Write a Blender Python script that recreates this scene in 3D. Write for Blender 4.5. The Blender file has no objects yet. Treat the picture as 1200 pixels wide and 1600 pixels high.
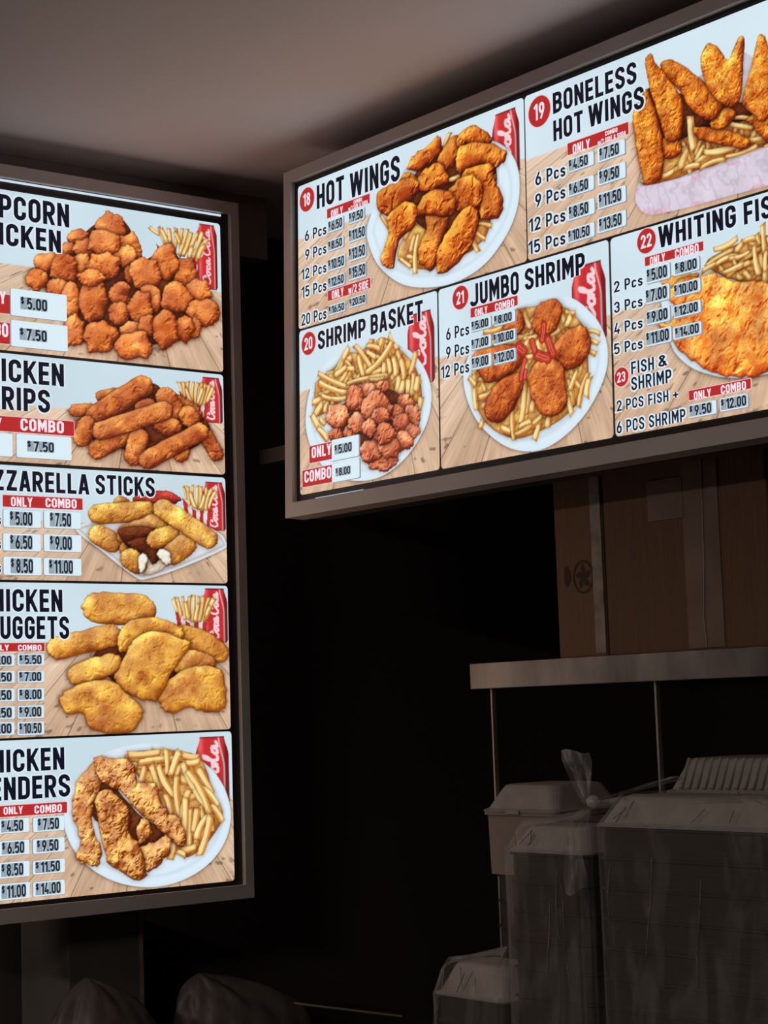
import bpy, bmesh, math, random
import numpy as np
from mathutils import Vector, Matrix

scene = bpy.context.scene
col = scene.collection

# ------------------------------------------------------------------ camera, world, exposure
cam_data = bpy.data.cameras.new('camera')
cam = bpy.data.objects.new('camera', cam_data)
col.objects.link(cam)
cam_right = Vector((0.6236, 0.7810, -0.0341)); cam_up = Vector((0.1017, -0.0378, 0.9941)); cam_back = Vector((0.7751, -0.6234, -0.1030))
m3 = Matrix((cam_right, cam_up, cam_back)).transposed()
cam.matrix_world = Matrix.Translation((3.5907, -2.6374, 1.5)) @ m3.to_4x4()
cam_data.sensor_fit = 'VERTICAL'
cam_data.sensor_height = 24.0
cam_data.lens = 24.0 * 2960.94 / 1600.0
cam_data.clip_end = 60
scene.camera = cam

world = bpy.data.worlds.new('world'); scene.world = world; world.use_nodes = True
world.node_tree.nodes['Background'].inputs[0].default_value = (1.0, 0.85, 0.75, 1)
world.node_tree.nodes['Background'].inputs[1].default_value = 0.006

scene.view_settings.view_transform = 'Standard'
scene.view_settings.look = 'None'
scene.view_settings.gamma = 1.0
scene.view_settings.exposure = 0.0
scene.view_settings.use_curve_mapping = False

def area_light(name, loc, rot, sx, sy, power, colour):
    d = bpy.data.lights.new(name, 'AREA'); d.shape = 'RECTANGLE'; d.size = sx; d.size_y = sy
    d.energy = power; d.color = colour
    o = bpy.data.objects.new(name, d); o.location = loc; o.rotation_euler = rot; col.objects.link(o)
    return o
CEIL = 2.868
# unseen fill lights, added behind the camera to brighten board frames and boxes
FILL_POWER = 54.0
area_light('added_fill_light', (3.2, -4.6, CEIL - 0.03), (0, 0, 0), 1.2, 0.3, FILL_POWER, (1.0, 0.86, 0.74))
area_light('added_fill_light', (.9, -4.8, CEIL - 0.03), (0, 0, 0), 1.2, 0.3, FILL_POWER, (1.0, 0.86, 0.74))

# ------------------------------------------------------------------ helpers
def s2l(c):
    c = np.asarray(c, float)
    return np.where(c <= 0.04045, c / 12.92, ((c + 0.055) / 1.055) ** 2.4)
def lin(r, g, b):
    v = s2l(np.array([r, g, b]) / 255.0)
    return (float(v[0]), float(v[1]), float(v[2]), 1.0)

def material(name, base=(0.5, 0.5, 0.5, 1), rough=0.5, metal=0.0, emit=None, strength=1.0, spec=0.5):
    m = bpy.data.materials.new(name); m.use_nodes = True
    b = m.node_tree.nodes['Principled BSDF']
    b.inputs['Base Color'].default_value = base
    b.inputs['Roughness'].default_value = rough
    b.inputs['Metallic'].default_value = metal
    b.inputs['Specular IOR Level'].default_value = spec
    if emit is not None:
        b.inputs['Emission Color'].default_value = emit
        b.inputs['Emission Strength'].default_value = strength
    return m

def mottled(name, c0, c1, scale=4.0, detail=5.0, rough=(0.5, 0.7), metal=0.0, bump=0.0, stretch=(1, 1, 1), spec=0.5, bscale=None):
    """procedural surface: object-space noise blends two colours, drives roughness and a little bump"""
    m = bpy.data.materials.new(name); m.use_nodes = True
    nt = m.node_tree; b = nt.nodes['Principled BSDF']
    tc = nt.nodes.new('ShaderNodeTexCoord'); mp = nt.nodes.new('ShaderNodeMapping')
    mp.inputs['Scale'].default_value = stretch
    nz = nt.nodes.new('ShaderNodeTexNoise'); nz.inputs['Scale'].default_value = scale; nz.inputs['Detail'].default_value = detail
    cr = nt.nodes.new('ShaderNodeValToRGB')
    cr.color_ramp.elements[0].position = 0.32; cr.color_ramp.elements[1].position = 0.68
    cr.color_ramp.elements[0].color = c0; cr.color_ramp.elements[1].color = c1
    mr = nt.nodes.new('ShaderNodeMapRange'); mr.inputs['To Min'].default_value = rough[0]; mr.inputs['To Max'].default_value = rough[1]
    L = nt.links.new
    L(tc.outputs['Object'], mp.inputs['Vector']); L(mp.outputs['Vector'], nz.inputs['Vector'])
    L(nz.outputs['Fac'], cr.inputs['Fac']); L(cr.outputs['Color'], b.inputs['Base Color'])
    L(nz.outputs['Fac'], mr.inputs['Value']); L(mr.outputs['Result'], b.inputs['Roughness'])
    b.inputs['Metallic'].default_value = metal; b.inputs['Specular IOR Level'].default_value = spec
    if bump:
        n2 = nt.nodes.new('ShaderNodeTexNoise'); n2.inputs['Scale'].default_value = bscale or scale * 4; n2.inputs['Detail'].default_value = 4
        bp = nt.nodes.new('ShaderNodeBump'); bp.inputs['Strength'].default_value = bump; bp.inputs['Distance'].default_value = 0.01
        L(mp.outputs['Vector'], n2.inputs['Vector']); L(n2.outputs['Fac'], bp.inputs['Height']); L(bp.outputs['Normal'], b.inputs['Normal'])
    return m

def link(name, me, mats, parent=None, smooth=False):
    o = bpy.data.objects.new(name, me); col.objects.link(o)
    for m in (mats if isinstance(mats, (list, tuple)) else [mats]): me.materials.append(m)
    if smooth:
        me.polygons.foreach_set('use_smooth', [True] * len(me.polygons))
    if parent is not None: o.parent = parent
    return o
def empty(name, label, cat, loc=(0, 0, 0), group=None, mat=None):
    o = bpy.data.objects.new(name, None); col.objects.link(o); o.empty_display_size = 0.05
    if mat is not None: o.matrix_world = mat
    else: o.location = loc
    tag(o, label, cat, group)
    return o
def tag(o, label, cat, group=None):
    o['label'] = label; o['category'] = cat
    if group: o['group'] = group
    return o
def structure(o):
    o['kind'] = 'structure'; return o

class MB:
    """collects faces of one mesh"""
    def __init__(s): s.v = []; s.f = []; s.mi = []
    def face(s, pts, mi=0):
        k = len(s.v); s.v += [tuple(p) for p in pts]; s.f.append(tuple(range(k, k + len(pts)))); s.mi.append(mi)
    def box(s, x0, x1, y0, y1, z0, z1, mi=0):
        k = len(s.v)
        s.v += [(x, y, z) for z in (z0, z1) for y in (y0, y1) for x in (x0, x1)]
        for q in ((0, 2, 3, 1), (4, 5, 7, 6), (0, 1, 5, 4), (2, 6, 7, 3), (0, 4, 6, 2), (1, 3, 7, 5)):
            s.f.append(tuple(k + i for i in q)); s.mi.append(mi)
    def tube(s, p0, p1, r0, r1=None, n=12, mi=0, caps=True):
        r1 = r0 if r1 is None else r1
        p0, p1 = Vector(p0), Vector(p1); d = (p1 - p0).normalized()
        a = d.orthogonal().normalized(); b = d.cross(a); k = len(s.v)
        for p, r in ((p0, r0), (p1, r1)):
            for i in range(n):
                t = 2 * math.pi * i / n; s.v.append(tuple(p + r * (math.cos(t) * a + math.sin(t) * b)))
        for i in range(n):
            j = (i + 1) % n; s.f.append((k + i, k + j, k + n + j, k + n + i)); s.mi.append(mi)
        if caps:
            s.f.append(tuple(k + n - 1 - i for i in range(n))); s.f.append(tuple(k + n + i for i in range(n))); s.mi += [mi, mi]
    def grid(s, rows, close=False, mi=0):
        k = len(s.v); n = len(rows[0])
        for r in rows: s.v += [tuple(p) for p in r]
        for i in range(len(rows) - 1):
            for j in range(n if close else n - 1):
                j2 = (j + 1) % n
                s.f.append((k + i * n + j, k + i * n + j2, k + (i + 1) * n + j2, k + (i + 1) * n + j)); s.mi.append(mi)
    def mesh(s, name):
        me = bpy.data.meshes.new(name); me.from_pydata(s.v, [], s.f)
        if any(s.mi): me.polygons.foreach_set('material_index', s.mi)
        me.update(); return me
    def build(s, name, mats, parent=None, bevel=0.0, smooth=False, seg=2):
        me = s.mesh(name)
        if bevel:
            bm = bmesh.new(); bm.from_mesh(me)
            bmesh.ops.remove_doubles(bm, verts=bm.verts, dist=1e-6)
            es = [e for e in bm.edges if len(e.link_faces) == 2 and e.calc_face_angle(0) > 0.6]
            bmesh.ops.bevel(bm, geom=es, offset=bevel, segments=seg, profile=0.5, affect='EDGES')
            bm.to_mesh(me); bm.free(); me.update()
        return link(name, me, mats, parent, smooth)

# ------------------------------------------------------------------ lettering: a condensed stroke alphabet
TH = 0.17; HB = TH / 2
def arc(cx, cy, rx, ry, a0, a1, n=6):
    return [(cx + rx * math.cos(math.radians(a0 + (a1 - a0) * i / n)), cy + ry * math.sin(math.radians(a0 + (a1 - a0) * i / n))) for i in range(n + 1)]
def glyph(ch):
    """returns (advance width, [(polyline, closed)])"""
    w = 0.52
    if ch in 'MW': w = {'M': 0.66, 'W': 0.80}[ch]
    if ch in 'I.': w = TH + 0.02
    if ch in 'EFL': w = 0.45
    if ch in 'AKYZT': w = 0.53
    if ch == '1': w = 0.36
    if ch in 'cs': w = 0.44
    if ch == 'w': w = 0.66
    if ch == '/': w = 0.40
    if ch == '+': w = 0.50
    L, R, B, T = HB, w - HB, HB, 1 - HB
    r = min((R - L) / 2, 0.19); X = (L + R) / 2
    O = arc(R - r, T - r, r, r, 0, 90) + arc(L + r, T - r, r, r, 90, 180) + arc(L + r, B + r, r, r, 180, 270) + arc(R - r, B + r, r, r, 270, 360)
    g = {
     'O': [(O, 1)], '0': [(O, 1)],
     'C': [([(R, .64)] + O[:21] [0:21] + arc(R - r, B + r, r, r, 270, 360) + [(R, .36)], 0)],
     'G': [([(R, .66)] + O[:21] + arc(R - r, B + r, r, r, 270, 360) + [(R, .47), (X - .02, .47)], 0)],
     'U': [([(L, 1)] + arc(L + r, B + r, r, r, 180, 270) + arc(R - r, B + r, r, r, 270, 360) + [(R, 1)], 0)],
     'J': [([(R, 1)] + arc(R - r, B + r, r, r, 0, -90) + arc(L + r * .6, B + r, r * .6 + .05, r, -90, -170), 0)],
     'S': [([(R, .70)] + arc(R - r, T - r, r, r, 0, 90) + arc(L + r, T - r, r, r, 90, 180) + [(L, .68), (L + .03, .60), (X, .51), (R - .03, .41), (R, .33)] + arc(R - r, B + r, r, r, 0, -90) + arc(L + r, B + r, r, r, 270, 180) + [(L, .30)], 0)],
     'H': [([(L, 0), (L, 1)], 0), ([(R, 0), (R, 1)], 0), ([(L, .5), (R, .5)], 0)],
     'I': [([(w / 2, 0), (w / 2, 1)], 0)],
     'E': [([(w, T), (L, T), (L, B), (w, B)], 0), ([(L, .51), (w - .03, .51)], 0)],
     'F': [([(w, T), (L, T), (L, 0)], 0), ([(L, .48), (w - .03, .48)], 0)],
     'L': [([(L, 1), (L, B), (w, B)], 0)],
     'T': [([(0, T), (w, T)], 0), ([(w / 2, T), (w / 2, 0)], 0)],
     'P': [([(L, 0), (L, T)] + arc(R - r, T - r, r, r, 90, 0) + arc(R - r, .43 + r, r, r, 0, -90) + [(L, .43)], 0)],
     'R': [([(L, 0), (L, T)] + arc(R - r, T - r, r, r, 90, 0) + arc(R - r, .46 + r, r, r, 0, -90) + [(L, .46)], 0), ([(X - .02, .50), (R + .01, -.03)], 0)],
     'D': [([(L, B)] + arc(R - r, B + r, r, r, -90, 0) + arc(R - r, T - r, r, r, 0, 90) + [(L, T)], 1)],
     'B': [([(L, B)] + arc(R - r, B + r, r, r * .9, -90, 0) + arc(R - r, .52 - r * .9, r, r * .9, 0, 90) + [(L, .52)], 1), ([(L, .52)] + arc(R - r - .01, .52 + r * .85, r, r * .85, -90, 0) + arc(R - r - .01, T - r * .85, r, r * .85, 0, 90) + [(L, T)], 1)],
     'N': [([(L, 0), (L, 1)], 0), ([(R, 0), (R, 1)], 0), ([(L - .01, 1.08), (R + .01, -.08)], 0)],
     'M': [([(L, 0), (L, 1)], 0), ([(R, 0), (R, 1)], 0), ([(L, 1.05), (w / 2, .36), (R, 1.05)], 0)],
     'W': [([(HB * .85, 1.04), (w * .27, -.02)], 0), ([(w * .27, -.02), (w / 2, 1.0)], 0), ([(w / 2, 1.0), (w * .73, -.02)], 0), ([(w * .73, -.02), (w - HB * .85, 1.04)], 0)],
     'K': [([(L, 0), (L, 1)], 0), ([(L + .02, .38), (R + .03, 1.06)], 0), ([(L + .13, .56), (R + .04, -.06)], 0)],
     'A': [([(HB * .8, -.04), (w / 2 - .02, 1.02)], 0), ([(w - HB * .8, -.04), (w / 2 + .02, 1.02)], 0), ([(.13, .27), (w - .13, .27)], 0)],
     'Y': [([(HB * .8, 1.04), (w / 2, .42)], 0), ([(w - HB * .8, 1.04), (w / 2, .42)], 0), ([(w / 2, .46), (w / 2, 0)], 0)],
     'Z': [([(.02, T), (w - .01, T)], 0), ([(.01, B), (w - .01, B)], 0), ([(R - .01, T), (L + .01, B)], 0)],
     '1': [([(w - HB, 0), (w - HB, 1)], 0), ([(0.02, .74), (w - HB - .02, .93)], 0)],
     '2': [([(L, .68)] + arc(X, T - r, (R - L) / 2, r, 180, 0, 10) + [(R, .62), (L + .01, B), (w, B)], 0)],
     '3': [([(L, .72)] + arc(X, T - r, (R - L) / 2, r, 180, 0, 10) + [(R, .62), (R - .05, .54), (X - .03, .52)], 0), ([(X - .03, .52), (R - .04, .5), (R, .40)] + arc(X, B + r, (R - L) / 2, r, 0, -180, 10) + [(L, .29)], 0)],
     '4': [([(X + .03, 1.03), (L, .27)], 0), ([(L - HB * .9, .27), (w + .02, .27)], 0), ([(R - .05, .44), (R - .05, 0)], 0)],
     '5': [([(R + .03, T), (L + .02, T), (L, .52)] + arc(X, .43, (R - L) / 2, .17, 140, 0, 8) + arc(X, B + r, (R - L) / 2, r, 0, -160, 10), 0)],
     '6': [([(R - .08, 1.0), (L + .02, .50)], 0), (arc(X, .42 - .03, (R - L) / 2, .18, 0, 180, 10) + arc(X, B + r, (R - L) / 2, r, 180, 360, 10), 1)],
     '7': [([(.01, T), (R, T), (L + .08, -.03)], 0)],
     '8': [(arc(X, .74, (R - L) / 2 - .01, .175, 0, 360, 20)[:-1], 1), (arc(X, .31, (R - L) / 2, .225, 0, 360, 20)[:-1], 1)],
     '9': [([(L + .08, 0.0), (R - .02, .50)], 0), (arc(X, .58 + .03, (R - L) / 2, .18, 180, 360, 10) + arc(X, T - r, (R - L) / 2, r, 0, 180, 10), 1)],
     '.': [([(w / 2, 0), (w / 2, TH)], 0)],
     '+': [([(0, .45), (w, .45)], 0), ([(w / 2, .2), (w / 2, .70)], 0)],
     '/': [([(.03, -.05), (w - .03, 1.05)], 0)],
     '&': [([(w + .02, .02), (L + .06, .72)] + arc(X - .02, .78, .14, .13, 180, 0, 8) + [(X + .02, .58), (L + .02, .36)] + arc(X - .02, .24, .18, .16, 150, 300, 8) + [(R + .02, .44)], 0)],
    }
    if ch in g: return w, g[ch]
    if ch == 'c':
        t = .70 - HB; p = [(R, .50)] + arc(R - r, t - r * .8, r, r * .8, 0, 90) + arc(L + r, t - r * .8, r, r * .8, 90, 180) + arc(L + r, B + r * .8, r, r * .8, 180, 270) + arc(R - r, B + r * .8, r, r * .8, 270, 360) + [(R, .22)]
        return w, [(p, 0)]
    if ch == 's':
        t = .70 - HB; q = .12
        return w, [([(R, .50)] + arc(R - q, t - q, q, q, 0, 90) + arc(L + q, t - q, q, q, 90, 180) + [(L + .03, .42), (R - .03, .30)] + arc(R - q, B + q, q, q, 0, -90) + arc(L + q, B + q, q, q, 270, 180), 0)]
    if ch == 'w':
        return w, [([(HB * .8, .70), (w * .28, 0)], 0), ([(w * .28, 0), (w / 2, .66)], 0), ([(w / 2, .66), (w * .72, 0)], 0), ([(w * .72, 0), (w - HB * .8, .70)], 0)]
    if ch == '$':
        S = glyph('S')[1][0][0]
        return w, [(S, 0), ([(w / 2, -.12), (w / 2, 1.12)], 0)]
    return 0.22, []
GAP = 0.12
def layout(text):
    x = 0; out = []
    for ch in text:
        w, st = glyph(ch); out.append((x, w, st, ch)); x += w + GAP
    return out
def stroke_faces(mb, pts, closed, half, fx, z, mi, clamp=True):
    """ribbon along a polyline with mitred corners; fx maps glyph space to the board"""
    P = [np.array(p, float) for p in pts]
    Q = [P[0]]
    for p in P[1:]:
        if np.hypot(*(p - Q[-1])) > 1e-4: Q.append(p)
    if closed and np.hypot(*(Q[0] - Q[-1])) < 1e-4: Q.pop()
    n = len(Q)
    if n < 2: return
    def nrm(a, b):
        d = (b - a) / np.hypot(*(b - a)); return np.array([-d[1], d[0]])
    rows = []
    for i in range(n):
        if closed or 0 < i < n - 1:
            n0 = nrm(Q[i - 1], Q[i]); n1 = nrm(Q[i], Q[(i + 1) % n]); m = n0 + n1; l = m @ m
            if l < 0.35: m = n1 * 1.0
            else: m = m * 2 / l
        elif i == 0: m = nrm(Q[0], Q[1])
        else: m = nrm(Q[n - 2], Q[n - 1])
        rows.append((Q[i] + half * m, Q[i] - half * m))
    for i in range(n if closed else n - 1):
        a, b = rows[i], rows[(i + 1) % n]
        q = [a[0], a[1], b[1], b[0]]
        ex = half - HB
        if clamp: q = [(p[0], min(max(p[1], -ex), 1 + ex)) for p in q]
        mb.face([(*fx(p), z) for p in q], mi)
def write(mb, text, i, j, u0, u1, v0, v1, z, mi=0, halo_mi=None, halo_z=None, halo=0.10, weight=1.0, clamp=True):
    lay = layout(text); a = lay[i][0]; e = lay[(j or len(lay)) - 1]; b = e[0] + e[1]
    sx = (u1 - u0) / (b - a)
    for x, w, st, ch in lay:
        fx = lambda p, x=x: ((u0 + (p[0] + x - a) * sx) * 0.001, (v0 + p[1] * (v1 - v0)) * 0.001)
        for pts, cl in st:
            if halo_mi is not None: stroke_faces(mb, pts, cl, HB + halo, fx, halo_z, halo_mi)
            stroke_faces(mb, pts, cl, HB * weight, fx, z, mi, clamp and ch != '$')

# ------------------------------------------------------------------ printed food pictures (flat prints of the backlit menu)
def vnoise(x, y, seed):
    xi = np.floor(x).astype(np.int64); yi = np.floor(y).astype(np.int64); xf = x - xi; yf = y - yi
    def h(a, b):
        n = (a * 374761393 + b * 668265263 + seed * 982451653) & 0x7fffffff
        n = ((n ^ (n >> 13)) * 1274126177) & 0x7fffffff
        return ((n ^ (n >> 16)) & 0xffff) / 65535.0
    sx = xf * xf * (3 - 2 * xf); sy = yf * yf * (3 - 2 * yf)
    return (h(xi, yi) * (1 - sx) + h(xi + 1, yi) * sx) * (1 - sy) + (h(xi, yi + 1) * (1 - sx) + h(xi + 1, yi + 1) * sx) * sy
def fbm(x, y, seed, oct=3):
    t = 0; a = 0.5; s = 0
    for k in range(oct):
        t = t + a * vnoise(x * 2 ** k, y * 2 ** k, seed + 17 * k); s += a; a *= 0.55
    return t / s
def smooth(a, b, x):
    t = np.clip((x - a) / (b - a), 0, 1); return t * t * (3 - 2 * t)
PAL = {  # dark, mid, light, bump height mm, bump size mm, fleck, outline jitter mm, crust ridges
 'under': ((54, 22, 12), (92, 42, 20), (140, 70, 34), 1.6, 9, .30, 1.5, .3),
 'underfry': ((176, 104, 40), (220, 164, 86), (240, 206, 134), 1.2, 9, .25, 1.5, .5),
 'pop':   ((122, 44, 16), (212, 106, 46), (246, 168, 104), 1.8, 12, .25, 1.8, .35),
 'strip': ((118, 44, 18), (202, 104, 46), (242, 168, 100), 1.6, 9, .30, 1.4, .40),
 'mozz':  ((150, 76, 18), (212, 146, 62), (248, 206, 128), 1.3, 9, .35, 1.4, .35),
 'cheese': ((190, 170, 140), (232, 226, 210), (246, 244, 236), 1.2, 10, .0, 2.0, 0),
 'sauce': ((110, 22, 20), (176, 44, 38), (215, 90, 75), 2.0, 12, .1, 2.0, .3),
 'nug':   ((158, 82, 18), (216, 144, 58), (248, 202, 118), 1.6, 12, .30, 2.5, .35),
 'tend':  ((112, 48, 12), (208, 128, 58), (252, 208, 142), 3.4, 7.5, .15, 3.5, .85),
 'wing':  ((98, 22, 4), (196, 80, 18), (252, 192, 86), 3.2, 15, .25, 3.0, .55),
 'bone':  ((132, 40, 8), (220, 112, 30), (250, 194, 88), 1.7, 6.5, .70, 1.4, .45),
 'shr':   ((118, 36, 16), (208, 106, 66), (246, 182, 142), 2.4, 9, .20, 2.0, .45),
 'patty': ((112, 34, 10), (194, 88, 34), (232, 146, 80), 1.5, 7, .45, 1.6, .35),
 'fish':  ((178, 52, 12), (230, 116, 38), (254, 216, 116), 2.8, 12, .30, 3.0, .60),
}
LIGHT = np.array([-0.42, 0.62, 0.66]); LIGHT /= np.linalg.norm(LIGHT)
class Picture:
    DU, DV = 1.9, 1.45
    def __init__(s, u0, u1, v0, v1, seed, white=(206, 226, 235)):
        s.nu = int((u1 - u0) / s.DU) + 1; s.nv = int((v1 - v0) / s.DV) + 1
        s.u = np.linspace(u0, u1, s.nu); s.v = np.linspace(v0, v1, s.nv); s.seed = seed
        s.U, s.V = np.meshgrid(s.u, s.v)
        s.c = np.empty((s.nv, s.nu, 3)); s.c[:] = np.array(white) / 255.
        s.c += ((fbm(s.U / 160, s.V / 160, seed, 2) - .5) * .05)[..., None]
        s.ground = np.zeros((s.nv, s.nu))     # how much a food item darkens what it lies on
        s.rs = random.Random(seed)
    def win(s, u0, u1, v0, v1, m):
        i0 = max(np.searchsorted(s.u, u0 - m), 0); i1 = min(np.searchsorted(s.u, u1 + m), s.nu)
        j0 = max(np.searchsorted(s.v, v0 - m), 0); j1 = min(np.searchsorted(s.v, v1 + m), s.nv)
        if i1 - i0 < 2 or j1 - j0 < 2: return None
        return (slice(j0, j1), slice(i0, i1))
    def put(s, w, colr, a):
        s.c[w] = s.c[w] * (1 - a[..., None]) + colr * a[..., None]
    def wood(s, vl):
        m = smooth(0, 6, vl - s.V)
        vp_v = vl + 150; vp_u = s.u[0] * .35 + s.u[-1] * .65
        k = (s.V - vp_v); x = (s.U - vp_u) / np.minimum(k, -40) * -(vp_v - s.v[0])      # plank coordinate on the lower edge
        pw = 150.0; idx = np.floor(x / pw + .37); fr = x / pw + .37 - idx
        tone = vnoise(idx * 7.31, idx * 0 + 3.0, s.seed + 5)
        grain = fbm(x / 5.0, s.V / 55.0, s.seed + 9, 4); big = fbm(x / 30.0, s.V / 90.0, s.seed + 3, 3)
        base = np.array([206, 172, 143]) / 255.; colr = base + ((tone - .5) * .07 + (grain - .5) * .16 + (big - .5) * .16)[..., None] * np.array([1, .95, .9])
        depth = smooth(0, vl - s.v[0] + 1, vl - s.V)
        colr = colr + (.075 * (1 - depth))[..., None] * np.array([.6, 1, 1.2])
        seam = np.minimum(fr, 1 - fr) * pw * np.clip(-k / (vp_v - s.v[0]), .05, 1)
        colr *= (1 - .36 * (1 - smooth(.4, 2.2, seam)))[..., None]
        kn = fbm(x / 26., s.V / 16., s.seed + 31, 2); colr *= (1 - .3 * smooth(.74, .84, kn))[..., None]
        s.put((slice(None), slice(None)), colr, m); s.ground = np.maximum(s.ground, m)
    def outline(s, pts, jit=0., sub=4):
        P = np.array(pts, float).reshape(-1, 2); n = len(P); out = []
        for i in range(n):
            p0, p1, p2, p3 = P[i - 1], P[i], P[(i + 1) % n], P[(i + 2) % n]
            for k in range(sub):
                t = k / sub
                out.append(.5 * ((2 * p1) + (-p0 + p2) * t + (2 * p0 - 5 * p1 + 4 * p2 - p3) * t * t + (-p0 + 3 * p1 - 3 * p2 + p3) * t ** 3))
        Q = np.array(out)
        if jit:
            Q = Q + np.array([[s.rs.uniform(-jit, jit), s.rs.uniform(-jit, jit)] for _ in Q])
        return Q
    def sdist(s, w, Q):
        X, Y = s.U[w], s.V[w]; d2 = np.full(X.shape, 1e9); ins = np.zeros(X.shape, bool)
        for a, b in zip(Q, np.roll(Q, -1, 0)):
            e = b - a; l = e @ e + 1e-9
            t = np.clip(((X - a[0]) * e[0] + (Y - a[1]) * e[1]) / l, 0, 1)
            d2 = np.minimum(d2, (X - a[0] - t * e[0]) ** 2 + (Y - a[1] - t * e[1]) ** 2)
            if a[1] != b[1]:
                ins ^= ((a[1] > Y) != (b[1] > Y)) & (X < (b[0] - a[0]) * (Y - a[1]) / (b[1] - a[1]) + a[0])
        return np.where(ins, 1, -1) * np.sqrt(d2)
    def blob(s, pal, pts):
        dk, md, lt, bh, bs, fl, jit, rg = PAL[pal]; dk, md, lt = [np.array(q) / 255. for q in (dk, md, lt)]
        Q = s.outline(pts, jit); q0 = Q.mean(0); e0 = Q - q0; Q = q0 + e0 * (1 + 1.6 / (np.hypot(e0[:, 0], e0[:, 1])[:, None] + 4)); w = s.win(Q[:, 0].min(), Q[:, 0].max(), Q[:, 1].min(), Q[:, 1].max(), 9)
        if w is None: return
        d = s.sdist(w, Q); U, V = s.U[w], s.V[w]; sd = s.rs.randrange(1, 9999)
        s.c[w] *= 1 - (.50 * s.ground[w] * np.exp(-np.clip(-d, 0, None) / 4.5))[..., None] * np.array([.82, 1.05, 1.15])
        R = max(d.max(), 3.0); Rc = min(R * .95, 26.0)
        t = np.clip(d / Rc, 0, 1); h = Rc * .62 * np.sqrt(1 - (1 - t) ** 2)
        wx = U + 9 * (fbm(U / 20, V / 20, sd + 7, 2) - .5) * 2; wy = V + 9 * (fbm(U / 20, V / 20, sd + 8, 2) - .5) * 2
        n1 = fbm(wx / bs, wy / bs, sd, 3); n0 = fbm(U / (bs * 2.6), V / (bs * 2.6), sd + 50, 2)
        ridge = 1 - np.abs(2 * n1 - 1)
        h = h + bh * 2.2 * (n1 + .7 * ridge) + bh * 3.2 * n0
        gy, gx = np.gradient(h, s.v[1] - s.v[0], s.u[1] - s.u[0])
        nz = 1 / np.sqrt(1 + gx * gx + gy * gy); sh = (-gx * LIGHT[0] - gy * LIGHT[1] + LIGHT[2]) * nz
        sh = np.clip(.03 + .84 * sh + .34 * (n0 - .5) + .10 * s.rs.uniform(-1, 1), 0, 1)
        colr = np.where((sh < .5)[..., None], dk + (md - dk) * (sh / .5)[..., None], md + (lt - md) * ((sh - .5) / .5)[..., None])
        if rg:
            crest = smooth(.55, .95, ridge) * smooth(.25, .7, sh + .1); val = smooth(.45, .10, ridge)
            colr = colr + (lt - colr) * (rg * .55 * crest)[..., None]; colr = colr * (1 - rg * .55 * val)[..., None]
            blot = fbm(U / (bs * 3), V / (bs * 3), sd + 33, 2)
            colr = colr * (1 + .36 * (blot - .5))[..., None] * (1 + (blot - .5)[..., None] * np.array([.05, .42, .25]))
        f2 = fbm(U / 3.2, V / 3.2, sd + 99, 2)
        colr = colr * (1 + fl * .9 * (f2 - .5))[..., None] * (1 - fl * .8 * smooth(.68, .80, f2))[..., None]
        colr = colr * (.80 + .20 * smooth(-1, 5.0, d))[..., None] * (.72 + .28 * smooth(-.6, 1.8, d))[..., None]
        a = np.clip(d / 1.6 + .5, 0, 1); s.put(w, np.clip(colr, 0, 1), a)
        s.ground[w] = np.maximum(s.ground[w], a)
    def fries(s, data):
        for k in range(0, len(data), 5):
            x0, y0, x1, y1, wd = data[k:k + 5]; p = np.array([x0, y0], float); e = np.array([x1 - x0, y1 - y0], float); L = np.hypot(*e); e /= L
            n = np.array([-e[1], e[0]]);
            if n @ LIGHT[:2] < 0: n = -n
            w = s.win(min(x0, x1), max(x0, x1), min(y0, y1), max(y0, y1), wd + 6)
            if w is None: continue
            U, V = s.U[w], s.V[w]; sd = s.rs.randrange(1, 9999)
            al = (U - p[0]) * e[0] + (V - p[1]) * e[1]; ac = (U - p[0]) * n[0] + (V - p[1]) * n[1]
            ac = ac + s.rs.uniform(-.35, .35) * ((al - L / 2) ** 2 / max(L, 1) - L * .08)
            hw = wd / 2 * (1.04 + .30 * (fbm(al / 14, ac * 0, sd, 2) - .5)) * (1 - s.rs.uniform(0, .34) * np.clip(al / L if s.rs.random() < .5 else 1 - al / L, 0, 1))
            sk = s.rs.uniform(-.5, .5); d = np.minimum(hw - np.abs(ac), np.minimum(al + sk * ac + .8, L - al + sk * ac + .8))
            s.c[w] *= 1 - (.34 * s.ground[w] * np.exp(-np.clip(-d, 0, None) / 3.0))[..., None] * np.array([.62, 1.0, 1.45])
            t = ac / np.maximum(hw, .1)
            warm = s.rs.uniform(0, 1) ** 1.6
            top = np.array([248, 226, 160]) / 255. * (1 - warm * .25) + np.array([222, 150, 70]) / 255. * warm * .25
            side = np.array([216, 156, 78]) / 255. * (1 - warm * .3) + np.array([178, 92, 36]) / 255. * warm * .3
            cut = s.rs.uniform(-.45, -.05)
            m = smooth(cut - .22, cut + .22, t)
            colr = side + (top - side) * m[..., None]
            colr = colr * (1 - .10 * smooth(.6, 1., t) + .06 * (fbm(al / 10, ac / 3, sd + 7, 2) - .5))[..., None]
            tip = np.minimum(al, L - al); colr = colr * (1 - .24 * (1 - smooth(0, 7, tip))[..., None] * np.array([.5, .9, 1.3]))
            colr = colr * (.80 + .20 * smooth(0, 2.6, d))[..., None]
            a = np.clip(d / 1.5 + .5, 0, 1); s.put(w, np.clip(colr, 0, 1), a); s.ground[w] = np.maximum(s.ground[w], a)
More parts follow.
